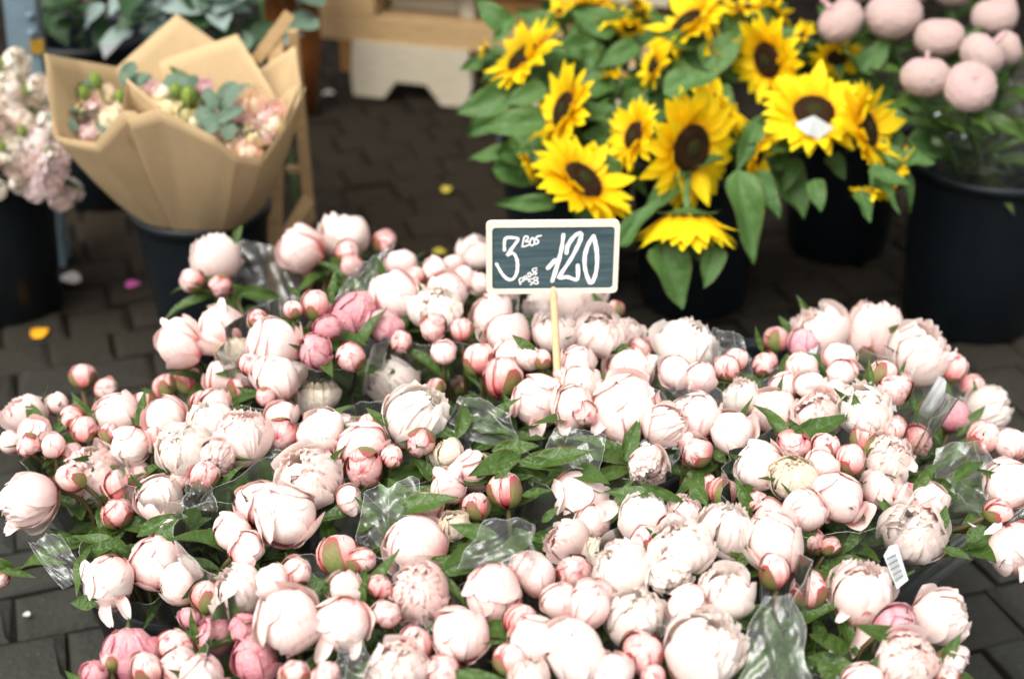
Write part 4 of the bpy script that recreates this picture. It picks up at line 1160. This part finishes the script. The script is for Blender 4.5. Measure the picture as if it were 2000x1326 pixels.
for k in range(70):        # more leaves deep in the bunch
    rg = random.Random(k + 900)
    x0, y0 = rg.uniform(960, 1780), rg.uniform(-10, 330)
    if x0 > 1560 and y0 < 130: continue
    s = min(SUNR, key=lambda q: math.hypot(q[0] - x0, q[1] - y0))
    a = at_d(x0, y0, s[3] + rg.uniform(.05, .14))
    az = rg.uniform(0, 6.28); L = rg.uniform(.08, .13)
    obj('leaf', SLEAF[rg.randrange(4)], s[2], frame(a, Vector((math.cos(az), math.sin(az) * .6 - .2, rg.uniform(-.7, .4))), Vector((0, -.8, .7)), L, L, L))
# scrap of paper on a disc
s = SUNR[4]
pp = [at_d(*q) for q in ((1552, 242, s[3] - .055), (1590, 226, s[3] - .06), (1630, 250, s[3] - .055), (1600, 272, s[3] - .05), (1575, 262, s[3] - .058))]
tag(obj('paper_scrap', mesh('paper_scrap', pp + [p + FWD * .002 for p in pp], [(0, 1, 4), (1, 3, 4), (1, 2, 3), (5, 9, 6), (6, 9, 8), (6, 8, 7)], M['whitecard'], smooth=False)), 'crumpled scrap of white paper lying on a sunflower disc', 'paper')

# ------------------------------------------------------------------ pink pompon flowers, right
RB = (0.985, 2.70)
bucket(RB, .165, .135, .365, 'tall black bucket at the right edge under pink pompon flowers', 'black buckets along the back')
POM = [(1642, 42, 46, 'ul', 'pale pink pompon flower with a long nub pointing left'), (1745, 32, 56, 'u', 'largest pale pink pompon flower near the top edge'),
       (1835, 74, 48, 'u', 'pale pink pompon flower above the lower pair'), (1808, 150, 48, 'u', 'lower left pompon flower with a nub below'),
       (1918, 108, 46, 'ur', 'pale pink pompon flower right of the pair, pink nub up'), (1895, 170, 51, 't', 'lowest round pompon flower with pink dot on its face'),
       (1942, 34, 44, 'u', 'pale pink pompon flower by the top right corner'), (1890, 8, 42, 'u', 'pompon flower half hidden behind at the top edge'),
       (1990, 52, 36, 'r', 'pompon flower cut by the right edge near the top'), (1690, 2, 40, 'ul', 'pompon flower cut by the top edge, leftmost'),
       (1800, 8, 40, 'u', 'pompon flower cut by the top edge over the tallest'), (2000, 130, 34, 'r', 'pompon flower barely showing at the right edge')]
def pom_mesh(k):
    rg = random.Random(k); nb, nb2 = snoise(rg), snoise(rg)
    n, m = 60, 34
    v, uv = [], []
    for j in range(m):
        t = math.pi * (.01 + .98 * j / (m - 1))
        for i in range(n):
            a = 2 * math.pi * i / n
            r = 1 + .035 * nb(a + t * 2) + .03 * nb2(t * 3) - .16 * math.exp(-(t / .40) ** 2) + rg.uniform(-.028, .028)
            v.append((r * math.sin(t) * math.cos(a), r * math.sin(t) * math.sin(a), .82 * r * math.cos(t))); uv.append((i / n, j / m))
    return mesh('flower_head', v, grid_faces(n, m, wrap=True), M['pompon'], uv)
POMM = [pom_mesh(k) for k in range(4)]
v_, f_, uv__ = lathe([(.16, .75), (.13, .95), (.11, 1.1), (.14, 1.25), (.10, 1.32), (.001, 1.33)], 12)
NUB = mesh('nub', v_, f_, M['pompon'], uv__)
for k, (x, y, rp, ln, lab) in enumerate(POM):
    rg = random.Random(k)
    z = .62 + (170 - y) / 170 * .06
    P = at_z(x, y, z) + (Vector((0, .10, 0)) if k > 6 else Vector((0, 0, 0)))
    d = depth(P); r = rp * d / FPX
    dx, dy = LEANV[ln]
    ax = (RGT * dx + UPV * dy - FWD * (.3 if ln != 't' else .9)).normalized()
    base = Vector((RB[0] + rg.uniform(-.04, .04), RB[1] + rg.uniform(-.04, .04), .03))
    t = empty('pompon_flower', base)
    tag(t, lab, 'flower', 'pale pink pompon flowers')
    mw = axis_frame(P, ax, rg.uniform(0, 6), r)
    hd = obj('flower_head', POMM[k % 4], t, mw)
    if k in (0, 3, 4, 6): obj('nub', NUB, hd, mw @ Matrix.Scale(1.0 if k in (0, 4) else .78, 4))
    sp = bez(P - Vector((0, 0, r * .5)), P - Vector((0, 0, .12)), base + Vector((0, 0, .4)), base, 9)
    v, fc, uv = tube(sp, .006, 7)
    obj('stem', mesh('stem', v, fc, M['sstem'], uv), t)
    for q in range(9):
        p = sp[1 + q % 5]; a = rg.uniform(0, 6.28); L = rg.uniform(.08, .14)
        obj('leaf', LEAF[rg.randrange(6)], t, frame(p, Vector((math.cos(a), math.sin(a), rg.uniform(-.1, .6))), Vector((0, -.3, 1)), L, L, L))
rg = random.Random(5)
v, uv = [], []
na, nt = 48, 10
for j in range(nt):
    t_ = j / (nt - 1)
    for i in range(na):
        a = 2 * math.pi * i / na
        r = .135 + .05 * t_ + .006 * math.sin(9 * a + 4 * t_) + rg.uniform(-.004, .004)
        v.append((RB[0] + r * math.cos(a), RB[1] + r * math.sin(a), .33 + .19 * t_ + .02 * math.sin(2 * a + 1) * t_)); uv.append((i / na, t_))
tag(obj('cellophane_sleeve', mesh('cellophane_sleeve', v, grid_faces(na, nt, wrap=True), M['film'], uv, smooth=False)), 'clear cellophane sleeve round the pompon stems in the right bucket', 'cellophane')

# ------------------------------------------------------------------ kraft paper bouquet
KB = Vector((-0.60, 2.50, 0))
bucket((KB.x, KB.y), .128, .098, .355, 'black bucket holding the kraft paper bouquet', 'black buckets along the back')
def kraft_sheet(corners, name, seed, dr=0.0, z0=.32, rb=.088, thick=.0012, nt=12, per=9, bulge=.012, zb=None):
    """straight-cut sheet: top edge runs straight between corner points (x, y, distance), bottom gathers in the bucket"""
    rg = random.Random(seed); nb, nb2 = snoise(rg), snoise(rg)
    C = [at_y(*c) for c in corners]
    top = []
    for i in range(len(C) - 1):
        for k in range(per): top.append(C[i].lerp(C[i + 1], k / per))
    top.append(C[-1])
    m = len(top)
    v, uv = [], []
    for side in (0, 1):
        for j in range(nt):
            t = j / (nt - 1)
            for i, q in enumerate(top):
                o_ = Vector((q.x - KB.x, q.y - KB.y, 0)).normalized()
                bt = Vector((KB.x, KB.y, z0)) + o_ * rb
                if zb is not None: bt = q.lerp(bt, zb)
                p = bt.lerp(q, t) + o_ * (bulge * math.sin(math.pi * t) + dr + .005 * nb(i * .07 + t * 2.5) + .003 * nb2(i * .16 - t * 2) + side * thick)
                v.append(p); uv.append((i / m, t))
    k = m * nt
    f = grid_faces(m, nt) + [q[::-1] for q in grid_faces(m, nt, k)]
    f += [((nt - 1) * m + i, (nt - 1) * m + i + 1, k + (nt - 1) * m + i + 1, k + (nt - 1) * m + i) for i in range(m - 1)]
    f += [(j * m, (j + 1) * m, k + (j + 1) * m, k + j * m) for j in range(nt - 1)] + [(j * m + m - 1, k + j * m + m - 1, k + (j + 1) * m + m - 1, (j + 1) * m + m - 1) for j in range(nt - 1)]
    return mesh(name, v, f, M['kraft'], uv)
kw = empty('kraft_wrap', (KB.x, KB.y, .30))
for k, (cs, dr, zb) in enumerate([
        ([(106, 265, 2.36), (88, 105, 2.44), (150, 117, 2.58), (230, 132, 2.68), (345, 28, 2.76), (425, 85, 2.75), (480, 150, 2.72)], .0, None),
        ([(268, 140, 2.72), (330, 112, 2.71), (465, 66, 2.68), (505, 130, 2.63), (548, 205, 2.57)], -.004, None),
        ([(500, 140, 2.70), (572, 92, 2.70), (582, 170, 2.60)], .004, .5),
        ([(540, 200, 2.58), (560, 178, 2.54), (582, 166, 2.48), (556, 235, 2.36)], .0, None),
        ([(100, 200, 2.42), (113, 266, 2.34), (189, 277, 2.27), (243, 215, 2.262), (268, 216, 2.262)], .004, None),
        ([(240, 222, 2.268), (250, 150, 2.29), (314, 207, 2.262)], .004, .35),
        ([(254, 224, 2.256), (312, 206, 2.254), (413, 259, 2.256), (455, 298, 2.27), (504, 306, 2.30), (548, 238, 2.37), (583, 168, 2.47)], .014, None)]):
    obj('paper_sheet', kraft_sheet(cs, 'paper_sheet', k + 1, dr, zb=zb), kw)
tag(kw, 'brown kraft paper wrap standing in a black bucket', 'paper wrap')
# flowers inside it
def small_bloom(seed, mat, kind):
    rg = random.Random(seed); c = MB()
    if kind == 'rose':
        core_ball(c, .5)
        for (n, th, r, hw) in ((4, .1, .6, .6), (5, .35, .8, .55), (6, .7, .98, .55)): ring(c, n, rg, hw, th, r, rg.uniform(0, 6), spiral=.06, flare=.08, jag=.05, ruff=.03)
    else:
        for (n, th, r, hw) in ((5, .6, .7, .5), (6, .9, 1.0, .5)): ring(c, n, rg, hw, th, r, rg.uniform(0, 6), spiral=.05, flare=.25, jag=.08, ruff=.08)
        core_ball(c, .3)
    return c.mesh('blossom', mat)
SMB = [small_bloom(1, M['small'], 'rose'), small_bloom(2, M['small'], 'rose'), small_bloom(3, M['small'], 'stock'), small_bloom(4, M['small'], 'stock')]
c_ = MB(); core_ball(c_, .8, 1.5); ring(c_, 3, random.Random(3), .8, .1, .95, 0, spiral=.05, zs=1.5)
GBUD = c_.mesh('green_bud', M['grassy'])
KF = [(215, 232, 34, 0, (1, .92, .72, 1), 'pale yellow lisianthus at the left of the kraft bouquet'), (175, 195, 18, 1, (1, .75, .7, 1), 'small salmon lisianthus bud near the left paper corner'),
      (208, 185, 20, 1, (1, .85, .65, 1), 'peach lisianthus behind the pale yellow one'), (330, 205, 26, 0, (1, .95, .65, 1), 'yellow lisianthus right of the folded paper corner'),
      (300, 175, 16, 2, (.95, .75, .85, 1), 'small pink blossom right of the folded corner tip'), (150, 250, 22, 2, (.95, .85, .95, 1), 'lilac white blossom at the kraft bouquet left side'),
      (380, 238, 16, 0, (1, 1, .8, 1), 'small cream bud at the middle paper edge'), (400, 170, 15, 2, (.95, .7, .85, 1), 'mauve blossom behind eucalyptus leaves'),
      (510, 230, 26, 3, (1, .8, .85, 1), 'pink blossom with green heart at the right side'), (515, 262, 22, 3, (.95, .8, .9, 1), 'mauve pink blossom under the green-hearted one'),
      (470, 272, 18, 2, (.9, .78, .9, 1), 'lilac blossom over the right paper edge'), (488, 296, 24, 0, (1, .78, .68, 1), 'salmon blossom lying on the right paper edge'),
      (460, 225, 16, 2, (.75, .5, .6, 1), 'dusky small blossom right of the eucalyptus'), (540, 215, 16, 3, (1, .75, .75, 1), 'small blush blossom at the right paper side')]
LOOK = ['cream', 'pale pink', 'peach', 'lemon']
TNT = [(1, .97, .85, 1), (1, .80, .84, 1), (1, .84, .70, 1), (1, .96, .62, 1)]
for q, (x, y) in enumerate([(130, 225), (190, 215), (232, 228), (160, 218), (205, 255), (175, 258), (285, 200), (350, 230), (315, 185), (420, 262), (450, 285), (500, 265), (530, 245), (445, 195), (495, 200), (365, 215)]):
    KF.append((x, y, 17 + (q * 7) % 9, q % 4, TNT[q % 4], '%s filler blossom, number %s from the left in the kraft bouquet' % (LOOK[q % 4], q)))
_o = sorted(range(14, len(KF)), key=lambda i: KF[i][0])
_w = ['first', 'second', 'third', 'fourth', 'fifth', 'sixth', 'seventh', 'eighth', 'ninth', 'tenth', 'eleventh', 'twelfth', 'thirteenth', 'fourteenth', 'fifteenth', 'sixteenth']
for n_, i in enumerate(_o):
    KF[i] = KF[i][:5] + ('small %s filler blossom, %s filler from left in the kraft paper' % (LOOK[(i - 14) % 4], _w[n_]),)
def to_bucket(P, base, n=8): return bez(P, P - Vector((0, 0, .08)), base + Vector((0, 0, .38)), base, n)
for k, (x, y, rp, si, col, lab) in enumerate(KF):
    rg = random.Random(k)
    P = at_y(x, y, KB.y - .10 + (300 - y) * .0008); d = depth(P); r = rp * d / FPX
    base = Vector((KB.x + rg.uniform(-.03, .03), KB.y + rg.uniform(-.03, .03), .03))
    t = empty('lisianthus', base); tag(t, lab, 'flower', 'small flowers in the kraft bouquet')
    obj('blossom', SMB[si], t, axis_frame(P, Vector((rg.uniform(-.4, .4), -.5, .8)), rg.uniform(0, 6), r), col)
    sp = to_bucket(P, base)
    v, fc, uv = tube(sp, .003, 6); obj('stem', mesh('stem', v, fc, M['sstem'], uv), t)
    for q in range(5):
        a = rg.uniform(0, 6.28); L = rg.uniform(.05, .08)
        if x > 480 or x < 160: break
        p = P + Vector((rg.uniform(-.03, .03), rg.uniform(0, .05), -rg.uniform(.01, .05)))
        obj('leaf', (LEAF + ELEAF)[rg.randrange(8)], t, frame(p, Vector((math.cos(a), math.sin(a), rg.uniform(0, .9))), (0, -.5, 1), L, L, L))
GB = [(188, 158, 13, 'tall lime green bud above the salmon blossoms'), (165, 182, 12, 'lime green bud beside the left paper corner'), (345, 178, 13, 'round lime bud left of the eucalyptus'),
      (368, 190, 17, 'fat lime green bud in the middle of the bouquet'), (235, 190, 12, 'dark lime bud left of the folded paper corner')]
for k, (x, y, rp, lab) in enumerate(GB):
    rg = random.Random(k + 30)
    P = at_y(x, y, KB.y - .03); d = depth(P)
    base = Vector((KB.x + rg.uniform(-.03, .03), KB.y + rg.uniform(-.03, .03), .03))
    t = empty('flower_bud', base); tag(t, lab, 'flower bud', 'lime buds in the kraft bouquet')
    obj('bud', GBUD, t, axis_frame(P, Vector((rg.uniform(-.2, .2), -.2, 1)), 0, rp * d / FPX))
    v, fc, uv = tube(to_bucket(P, base), .0025, 6); obj('stem', mesh('stem', v, fc, M['sstem'], uv), t)
def sprig(x, y, Y, lvs, base, mat_leaves, label, cat, grp, col=None, rad=.0025):
    P = at_y(x, y, Y)
    t = empty('foliage_sprig', base); tag(t, label, cat, grp)
    sp = to_bucket(P, base)
    v, fc, uv = tube(sp, rad, 6); obj('stem', mesh('stem', v, fc, M['sstem'], uv), t)
    for k, (x0, y0, x1, y1, w) in enumerate(lvs):
        rg = random.Random(int(x0 * 7 + y0))
        d = depth(P) - .01 * (k % 3)
        a, b = at_d(x0, y0, d), at_d(x1, y1, d - .01); L = (b - a).length
        obj('leaf', mat_leaves[k % len(mat_leaves)], t, frame(a, b - a, -FWD + Vector((rg.uniform(-.5, .5), 0, .4)), w * .85 * d / FPX / 2 / .36, L * .9, L))
    return t
kb = Vector((KB.x, KB.y, .03))
sprig(430, 200, KB.y - .05, [(430, 215, 462, 150, 44), (425, 215, 395, 165, 30), (420, 240, 480, 205, 30), (430, 250, 375, 205, 46), (400, 260, 440, 225, 40), (440, 275, 455, 235, 34), (385, 165, 372, 145, 20)], kb, ELEAF, 'blue-green eucalyptus sprig right of the kraft bouquet middle', 'foliage', 'eucalyptus sprigs')
sprig(130, 210, KB.y - .05, [(150, 235, 90, 175, 38), (140, 250, 120, 215, 34), (150, 260, 135, 230, 20)], kb, ELEAF, 'dark eucalyptus leaves at the left kraft corner', 'foliage', 'eucalyptus sprigs')
sprig(250, 150, KB.y + .05, [(240, 160, 265, 115, 34), (235, 165, 250, 140, 30), (270, 165, 285, 140, 24), (290, 170, 275, 145, 24)], kb, ELEAF, 'eucalyptus tip behind the folded paper corner', 'foliage', 'eucalyptus sprigs')

# ------------------------------------------------------------------ far-left bouquet of pale stocks
LB = (-1.09, 2.74)
bucket(LB, .128, .10, .35, 'black bucket at the left edge under pale stock flowers', 'black buckets along the back')
STK = [(20, 300, 'white stock spike at the left edge, lowest'), (60, 270, 'pale pink stock spike in the middle of the left bouquet'), (70, 190, 'white stock spike with green hearts beside the pole'),
       (15, 140, 'cream stock spike left of the steel pole'), (110, 310, 'lilac stock spike nearest the kraft wrap'), (5, 230, 'pale pink stock spike cut by the left edge')]
for k, (x, y, lab) in enumerate(STK):
    rg = random.Random(k + 60)
    base = Vector((LB[0] + rg.uniform(-.03, .03), LB[1] + rg.uniform(-.03, .03), .03))
    P = at_y(x - 8, y + 22, LB[1] - .10 + (310 - y) * .0006)
    t = empty('stock_flower', base); tag(t, lab, 'flower', 'pale stock flowers at the left edge')
    sp = to_bucket(P, base); v, fc, uv = tube(sp, .004, 6); obj('stem', mesh('stem', v, fc, M['sstem'], uv), t)
    tt = [(1, 1, .98, 1), (1, .90, .91, 1), (1, .97, .97, 1), (1, 1, .95, 1), (.96, .88, .95, 1), (1, .93, .93, 1)][k]
    for q in range(13):
        a = rg.uniform(0, 6.28); h = rg.uniform(-.055, .055)
        pos = P + Vector((math.cos(a) * .034, math.sin(a) * .034, h))
        obj('floret', SMB[2 + q % 2], t, axis_frame(pos, Vector((math.cos(a), math.sin(a) - .3, .5)), rg.uniform(0, 6), rg.uniform(.018, .027)), tt)
    for q in range(3):
        a = rg.uniform(0, 6.28)
        obj('leaf', LEAF[rg.randrange(6)], t, frame(sp[2 + q], Vector((math.cos(a), math.sin(a) - .2, .4)), (0, -.3, 1), .09, .11, .11))
    obj('bud', GBUD, t, axis_frame(P + Vector((.01, -.03, .05)), (0, -.3, 1), 0, .010))

# ------------------------------------------------------------------ things behind: pole, bucket with foliage, pot, crate, stand
def px_box(name, mat, x0, x1, y_a, y_b, Y, th, parent=None):
    a, b, c, d = at_y(x0[0], y_a, Y), at_y(x0[1], y_a, Y), at_y(x1[1], y_b, Y), at_y(x1[0], y_b, Y)
    o_ = Vector((0, th, 0))
    v = [a, b, c, d] + [q + o_ for q in (a, b, c, d)]
    return mesh(name, v, [(0, 3, 2, 1), (4, 5, 6, 7), (0, 1, 5, 4), (1, 2, 6, 5), (2, 3, 7, 6), (3, 0, 4, 7)], mat, smooth=False)
pl = empty('stall_post', at_y(110, 560, 2.95))
obj('post', px_box('post', M['metal'], (-12, 48), (66, 132), -160, 560, 2.95, .045), pl)
obj('sticker', px_box('sticker', M['yellowtag'], (58, 84), (60, 86), 78, 106, 2.945, .004), pl)
for q, yy in enumerate((32, 66)):
    v, fc, uv = tube([at_y(58 + q * 3, yy, 2.955), at_y(58 + q * 3, yy, 2.94)], .008, 8)
    obj('bolt', mesh('bolt', v, fc, M['metal'], uv), pl)
# unseen roof above the frame, added to shade the paving at the back
mb = MB()
nx_ = 9
for i in range(nx_):
    for j in range(nx_):
        u_, v__ = i / (nx_ - 1), j / (nx_ - 1)
        mb.v.append((-2.6 + 5.2 * u_, 3.15 + 3.4 * v__, 2.35 + .5 * (1 - abs(2 * v__ - 1)) - .05 * math.sin(math.pi * u_ * 2) ** 2)); mb.uv.append((u_, v__))
mb.f = grid_faces(nx_, nx_)
obj('shade_canopy', mb.mesh('shade_canopy', M['canvas']), pl)
tag(pl, 'blue-grey steel stall post with ochre sticker by the left edge', 'post')
BB = at_z(175, 130, 0.0)
BBp = (-1.03, 3.35)
bucket(BBp, .15, .12, .42, 'black bucket in shade behind the kraft wrap', 'black buckets along the back')
rg = random.Random(3)
for k, (x, y, n, mats, lab, Lr) in enumerate([(150, 20, 16, ['darkleaf'], 'dark green leafy plant in the shaded back bucket', .10), (285, 40, 18, ['silver'], 'silvery dusty leaves hanging beside the kraft paper', .10),
                                             (440, 20, 18, ['darkleaf', 'silver'], 'eucalyptus branch with pale broad leaves behind the kraft paper', .12), (350, 5, 14, ['darkleaf', 'euca'], 'mixed dark foliage at the top edge behind kraft paper', .11), (510, 20, 14, ['darkleaf', 'euca'], 'dark foliage beside the orange pot at the top', .10)]):
    Y = 3.25 if k < 1 else 3.0
    P = at_y(x, y, Y)
    base = Vector((BBp[0], BBp[1], .05)) if k < 1 else Vector((P.x * .9 - .03, Y + .12, .02))
    t = empty('foliage_plant', base); tag(t, lab, 'foliage', 'foliage behind the kraft bouquet')
    sp = bez(P + Vector((0, 0, .05)), P - Vector((0, 0, .15)), base + Vector((0, 0, .3)), base, 8)
    v, fc, uv = tube(sp, .005, 6); obj('stem', mesh('stem', v, fc, M['sstem'], uv), t)
    ms = [leaf_mesh('leaf', M[m], .26, .25, .3, 70 + i, 'lance' if m != 'euca' else 'round') for i, m in enumerate(mats)]
    for q in range(n):
        a = rg.uniform(0, 6.28); L = Lr * rg.uniform(.7, 1.2)
        p = P + Vector((rg.uniform(-.09, .09), rg.uniform(-.06, .06), rg.uniform(-.08, .09)))
        obj('leaf', ms[q % len(ms)], t, frame(p, Vector((math.cos(a), math.sin(a) - .3, rg.uniform(-.6, .5))), Vector((0, -.6, .8)), L, L, L))
# magenta-rimmed pot in that bucket
Pm = at_y(160, -25, 3.2)
v, f, uv = lathe([(.050, -.10), (.062, 0), (.070, .002), (.070, .012), (.060, .014), (.056, .0), (.045, -.09), (.001, -.09)], 28)
tag(obj('plant_pot', mesh('plant_pot', v, f, M['magenta'], uv), None, Matrix.Translation(Pm + Vector((0, .05, .02))) @ Matrix.Rotation(R(55), 4, 'X')), 'magenta rim of a tilted pot at the top left edge', 'pot')
# white plant label
tg = [at_y(*q) for q in ((196, 92, 3.0), (240, 62, 3.0), (252, 66, 3.0), (220, 100, 3.0), (204, 116, 3.0))]
tag(obj('plant_label', mesh('plant_label', tg + [p + Vector((0, .002, 0)) for p in tg], [(0, 4, 3, 2, 1), (5, 6, 7, 8, 9)] + [(i, (i + 1) % 5, (i + 1) % 5 + 5, i + 5) for i in range(5)], M['whitecard'], smooth=False)), 'white plastic plant label against the dark bucket', 'label')
# orange pot
Po = at_z(578, 118, .0)
Po = at_y(578, 118, 3.9); Po.z = 0.004
v, f, uv = lathe([(.001, 0), (.045, 0), (.075, .20), (.078, .40), (.085, .40), (.085, .46), (.075, .46), (.07, .40), (.04, .02), (.001, .02)], 32)
tag(obj('terracotta_pot', mesh('terracotta_pot', v, f, M['terracotta'], uv), None, Matrix.Translation(Po)), 'orange-brown tall pot beside the wooden crate', 'pot')

# wooden crate on shaped feet
O = at_z(625, 75, .17); O.z = 0
cx = (at_z(950, 105, .17) - at_z(625, 75, .17)); cx.z = 0; cx.normalize()
cy = Vector((-cx.y, cx.x, 0))
cmw = Matrix(((cx.x, cy.x, 0, O.x), (cx.y, cy.y, 0, O.y), (0, 0, 1, 0), (0, 0, 0, 1)))
ct = empty('wooden_crate', O)
def cb(name, lo, hi, mat):
    mb = MB(); mb.box(lo, hi)
    return obj(name, mb.mesh(name, mat, False), ct, cmw)
cb('plank', (0, 0, .172), (1.15, .10, .245), M['wood'])
cb('block', (.002, .003, .248), (.175, .14, .40), M['wood'])
cb('board', (.19, .10, .248), (.42, .12, .345), M['woodpale'])
cb('batten', (.42, .06, .248), (.46, .13, .345), M['woodpale'])
cb('block', (.50, .03, .248), (.70, .14, .345), M['wooddark'])
cb('plank', (.18, -.004, .348), (1.15, .11, .42), M['woodpale'])
cb('side_panel', (.0, .145, .02), (1.15, .16, .44), M['wooddark'])
pf = [(.10, 0), (.195, 0), (.235, .055), (.33, .055), (.375, -.004), (.45, -.004), (.47, .06), (.46, .168), (.105, .168), (.095, .06)]
n_ = len(pf)
v = [(x, -.01, z + .006) for x, z in pf] + [(x, .03, z + .006) for x, z in pf]
obj('foot', mesh('foot', v, [tuple(range(n_)), tuple(range(2 * n_ - 1, n_ - 1, -1))] + [(i, i + n_, (i + 1) % n_ + n_, (i + 1) % n_) for i in range(n_)], M['woodpale'], smooth=False), ct, cmw)
v2 = [(x + .55, y, z) for x, y, z in v]
obj('foot', mesh('foot', v2, [tuple(range(n_)), tuple(range(2 * n_ - 1, n_ - 1, -1))] + [(i, i + n_, (i + 1) % n_ + n_, (i + 1) % n_) for i in range(n_)], M['woodpale'], smooth=False), ct, cmw)
tag(ct, 'pale wooden crate of planks on shaped feet behind the sunflowers', 'crate')

# folding wooden stand right of the kraft bouquet
st = empty('wooden_stand', at_z(545, 690, 0))
def bar(name, x0, y0, x1, y1, w, Y0, Y1, mat, th=.02):
    a, b = at_y(x0, y0, Y0), at_y(x1, y1, Y1)
    hw = w * depth(a) / FPX / 2
    t = (b - a).normalized(); s = t.cross(Vector((0, 1, 0))).normalized() * hw; n = s.cross(t).normalized() * th / 2
    v = [a - s - n, a + s - n, a + s + n, a - s + n, b - s - n, b + s - n, b + s + n, b - s + n]
    obj(name, mesh(name, v, [(0, 3, 2, 1), (4, 5, 6, 7), (0, 1, 5, 4), (1, 2, 6, 5), (2, 3, 7, 6), (3, 0, 4, 7)], mat, smooth=False), st)
bar('leg', 540, 60, 535, 690, 28, 2.74, 2.55, M['wood'])
bar('leg', 572, 60, 606, 430, 20, 2.80, 2.80, M['wood'])
bar('brace', 602, 388, 548, 480, 22, 2.77, 2.70, M['wood'])
bar('leg', 600, 385, 600, 560, 16, 2.83, 2.85, M['wood'])
bar('slat', 572, 250, 590, 252, 12, 2.82, 2.82, M['wood'], .008)
bar('slat', 560, 330, 596, 332, 12, 2.82, 2.82, M['wood'], .008)
bar('brace', 566, 28, 500, 118, 22, 2.74, 2.72, M['wood'])
tag(st, 'pale folding wooden stand right of the kraft bouquet', 'stand')

# ------------------------------------------------------------------ tags, fallen petals
def card(pts, d, mat, name, label, cat):
    P = [at_d(x, y, d + e) for x, y, e in pts]
    n = len(P)
    o = obj(name, mesh(name, P + [p + FWD * .0008 for p in P], [tuple(range(n))[::-1], tuple(range(n, 2 * n))] + [(i, (i + 1) % n, (i + 1) % n + n, i + n) for i in range(n)], mat, smooth=False))
    return tag(o, label, cat)
f = nearest(1700, 1130)
bdp = f['d'] - .01
bcard = card([(1737, 1066, .0), (1752, 1062, .0), (1774, 1132, -.01), (1752, 1150, -.01), (1726, 1085, .0)], bdp, M['whitecard'], 'barcode_tag', 'white tag with a black barcode hanging at the right', 'tag')
mb = MB()
for k in range(14):
    t = k / 13
    c0 = (1731 + 18 * t, 1092 + 45 * t); c1 = (1750 + 16 * t, 1082 + 44 * t)
    w = .5 if k % 3 else 1.1
    P = [at_d(c0[0], c0[1] - w, bdp - .004 - .006 * t), at_d(c1[0], c1[1] - w, bdp - .004 - .006 * t), at_d(c1[0], c1[1] + w, bdp - .004 - .006 * t), at_d(c0[0], c0[1] + w, bdp - .004 - .006 * t)]
    mb.add(P, [(3, 2, 1, 0)])
obj('barcode', mb.mesh('barcode', M['ink'], False), bcard)
card([(1620, 1266, 0), (1650, 1270, 0), (1640, 1330, -.01), (1612, 1326, -.01)], nearest(1620, 1200)['d'] + .0, M['whitecard'], 'white_card', 'blank white card inside the wrapped bunch at the bottom right', 'card')
card([(1888, 1018, 0), (1925, 1036, 0), (1958, 1005, 0), (1957, 1052, -.01), (1940, 1060, -.01), (1918, 1045, 0)], nearest(1960, 1010)['d'] - .01, M['whitecard'], 'white_tag', 'torn white tag beside the peonies at the right edge', 'tag')
card([(1733, 786, 0), (1748, 784, 0), (1752, 804, 0), (1735, 800, 0)], nearest(1746, 761)['d'] - .01, M['whitecard'], 'white_tag', 'small white tag under the bud right of the white peonies', 'tag')
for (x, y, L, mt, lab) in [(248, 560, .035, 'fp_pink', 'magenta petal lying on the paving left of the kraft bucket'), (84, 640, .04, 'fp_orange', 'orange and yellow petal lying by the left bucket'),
                           (878, 365, .03, 'fp_yellow', 'yellow petal on the paving left of the sunflowers'), (846, 492, .03, 'fp_yellow', 'yellow petal on the paving just behind the peonies'),
                           (57, 1201, .012, 'fp_white', 'tiny white petal on the paving at bottom left'), (652, 182, .035, 'fp_white', 'pale petal on the paving below the wooden crate'),
                           (590, 175, .03, 'fp_white', 'pale petal on the paving beside the kraft wrap'), (118, 540, .05, 'fp_white', 'pale flake standing in for light on the post, right of the left bucket')]:  # last flake is put in for light catching the foot of the post
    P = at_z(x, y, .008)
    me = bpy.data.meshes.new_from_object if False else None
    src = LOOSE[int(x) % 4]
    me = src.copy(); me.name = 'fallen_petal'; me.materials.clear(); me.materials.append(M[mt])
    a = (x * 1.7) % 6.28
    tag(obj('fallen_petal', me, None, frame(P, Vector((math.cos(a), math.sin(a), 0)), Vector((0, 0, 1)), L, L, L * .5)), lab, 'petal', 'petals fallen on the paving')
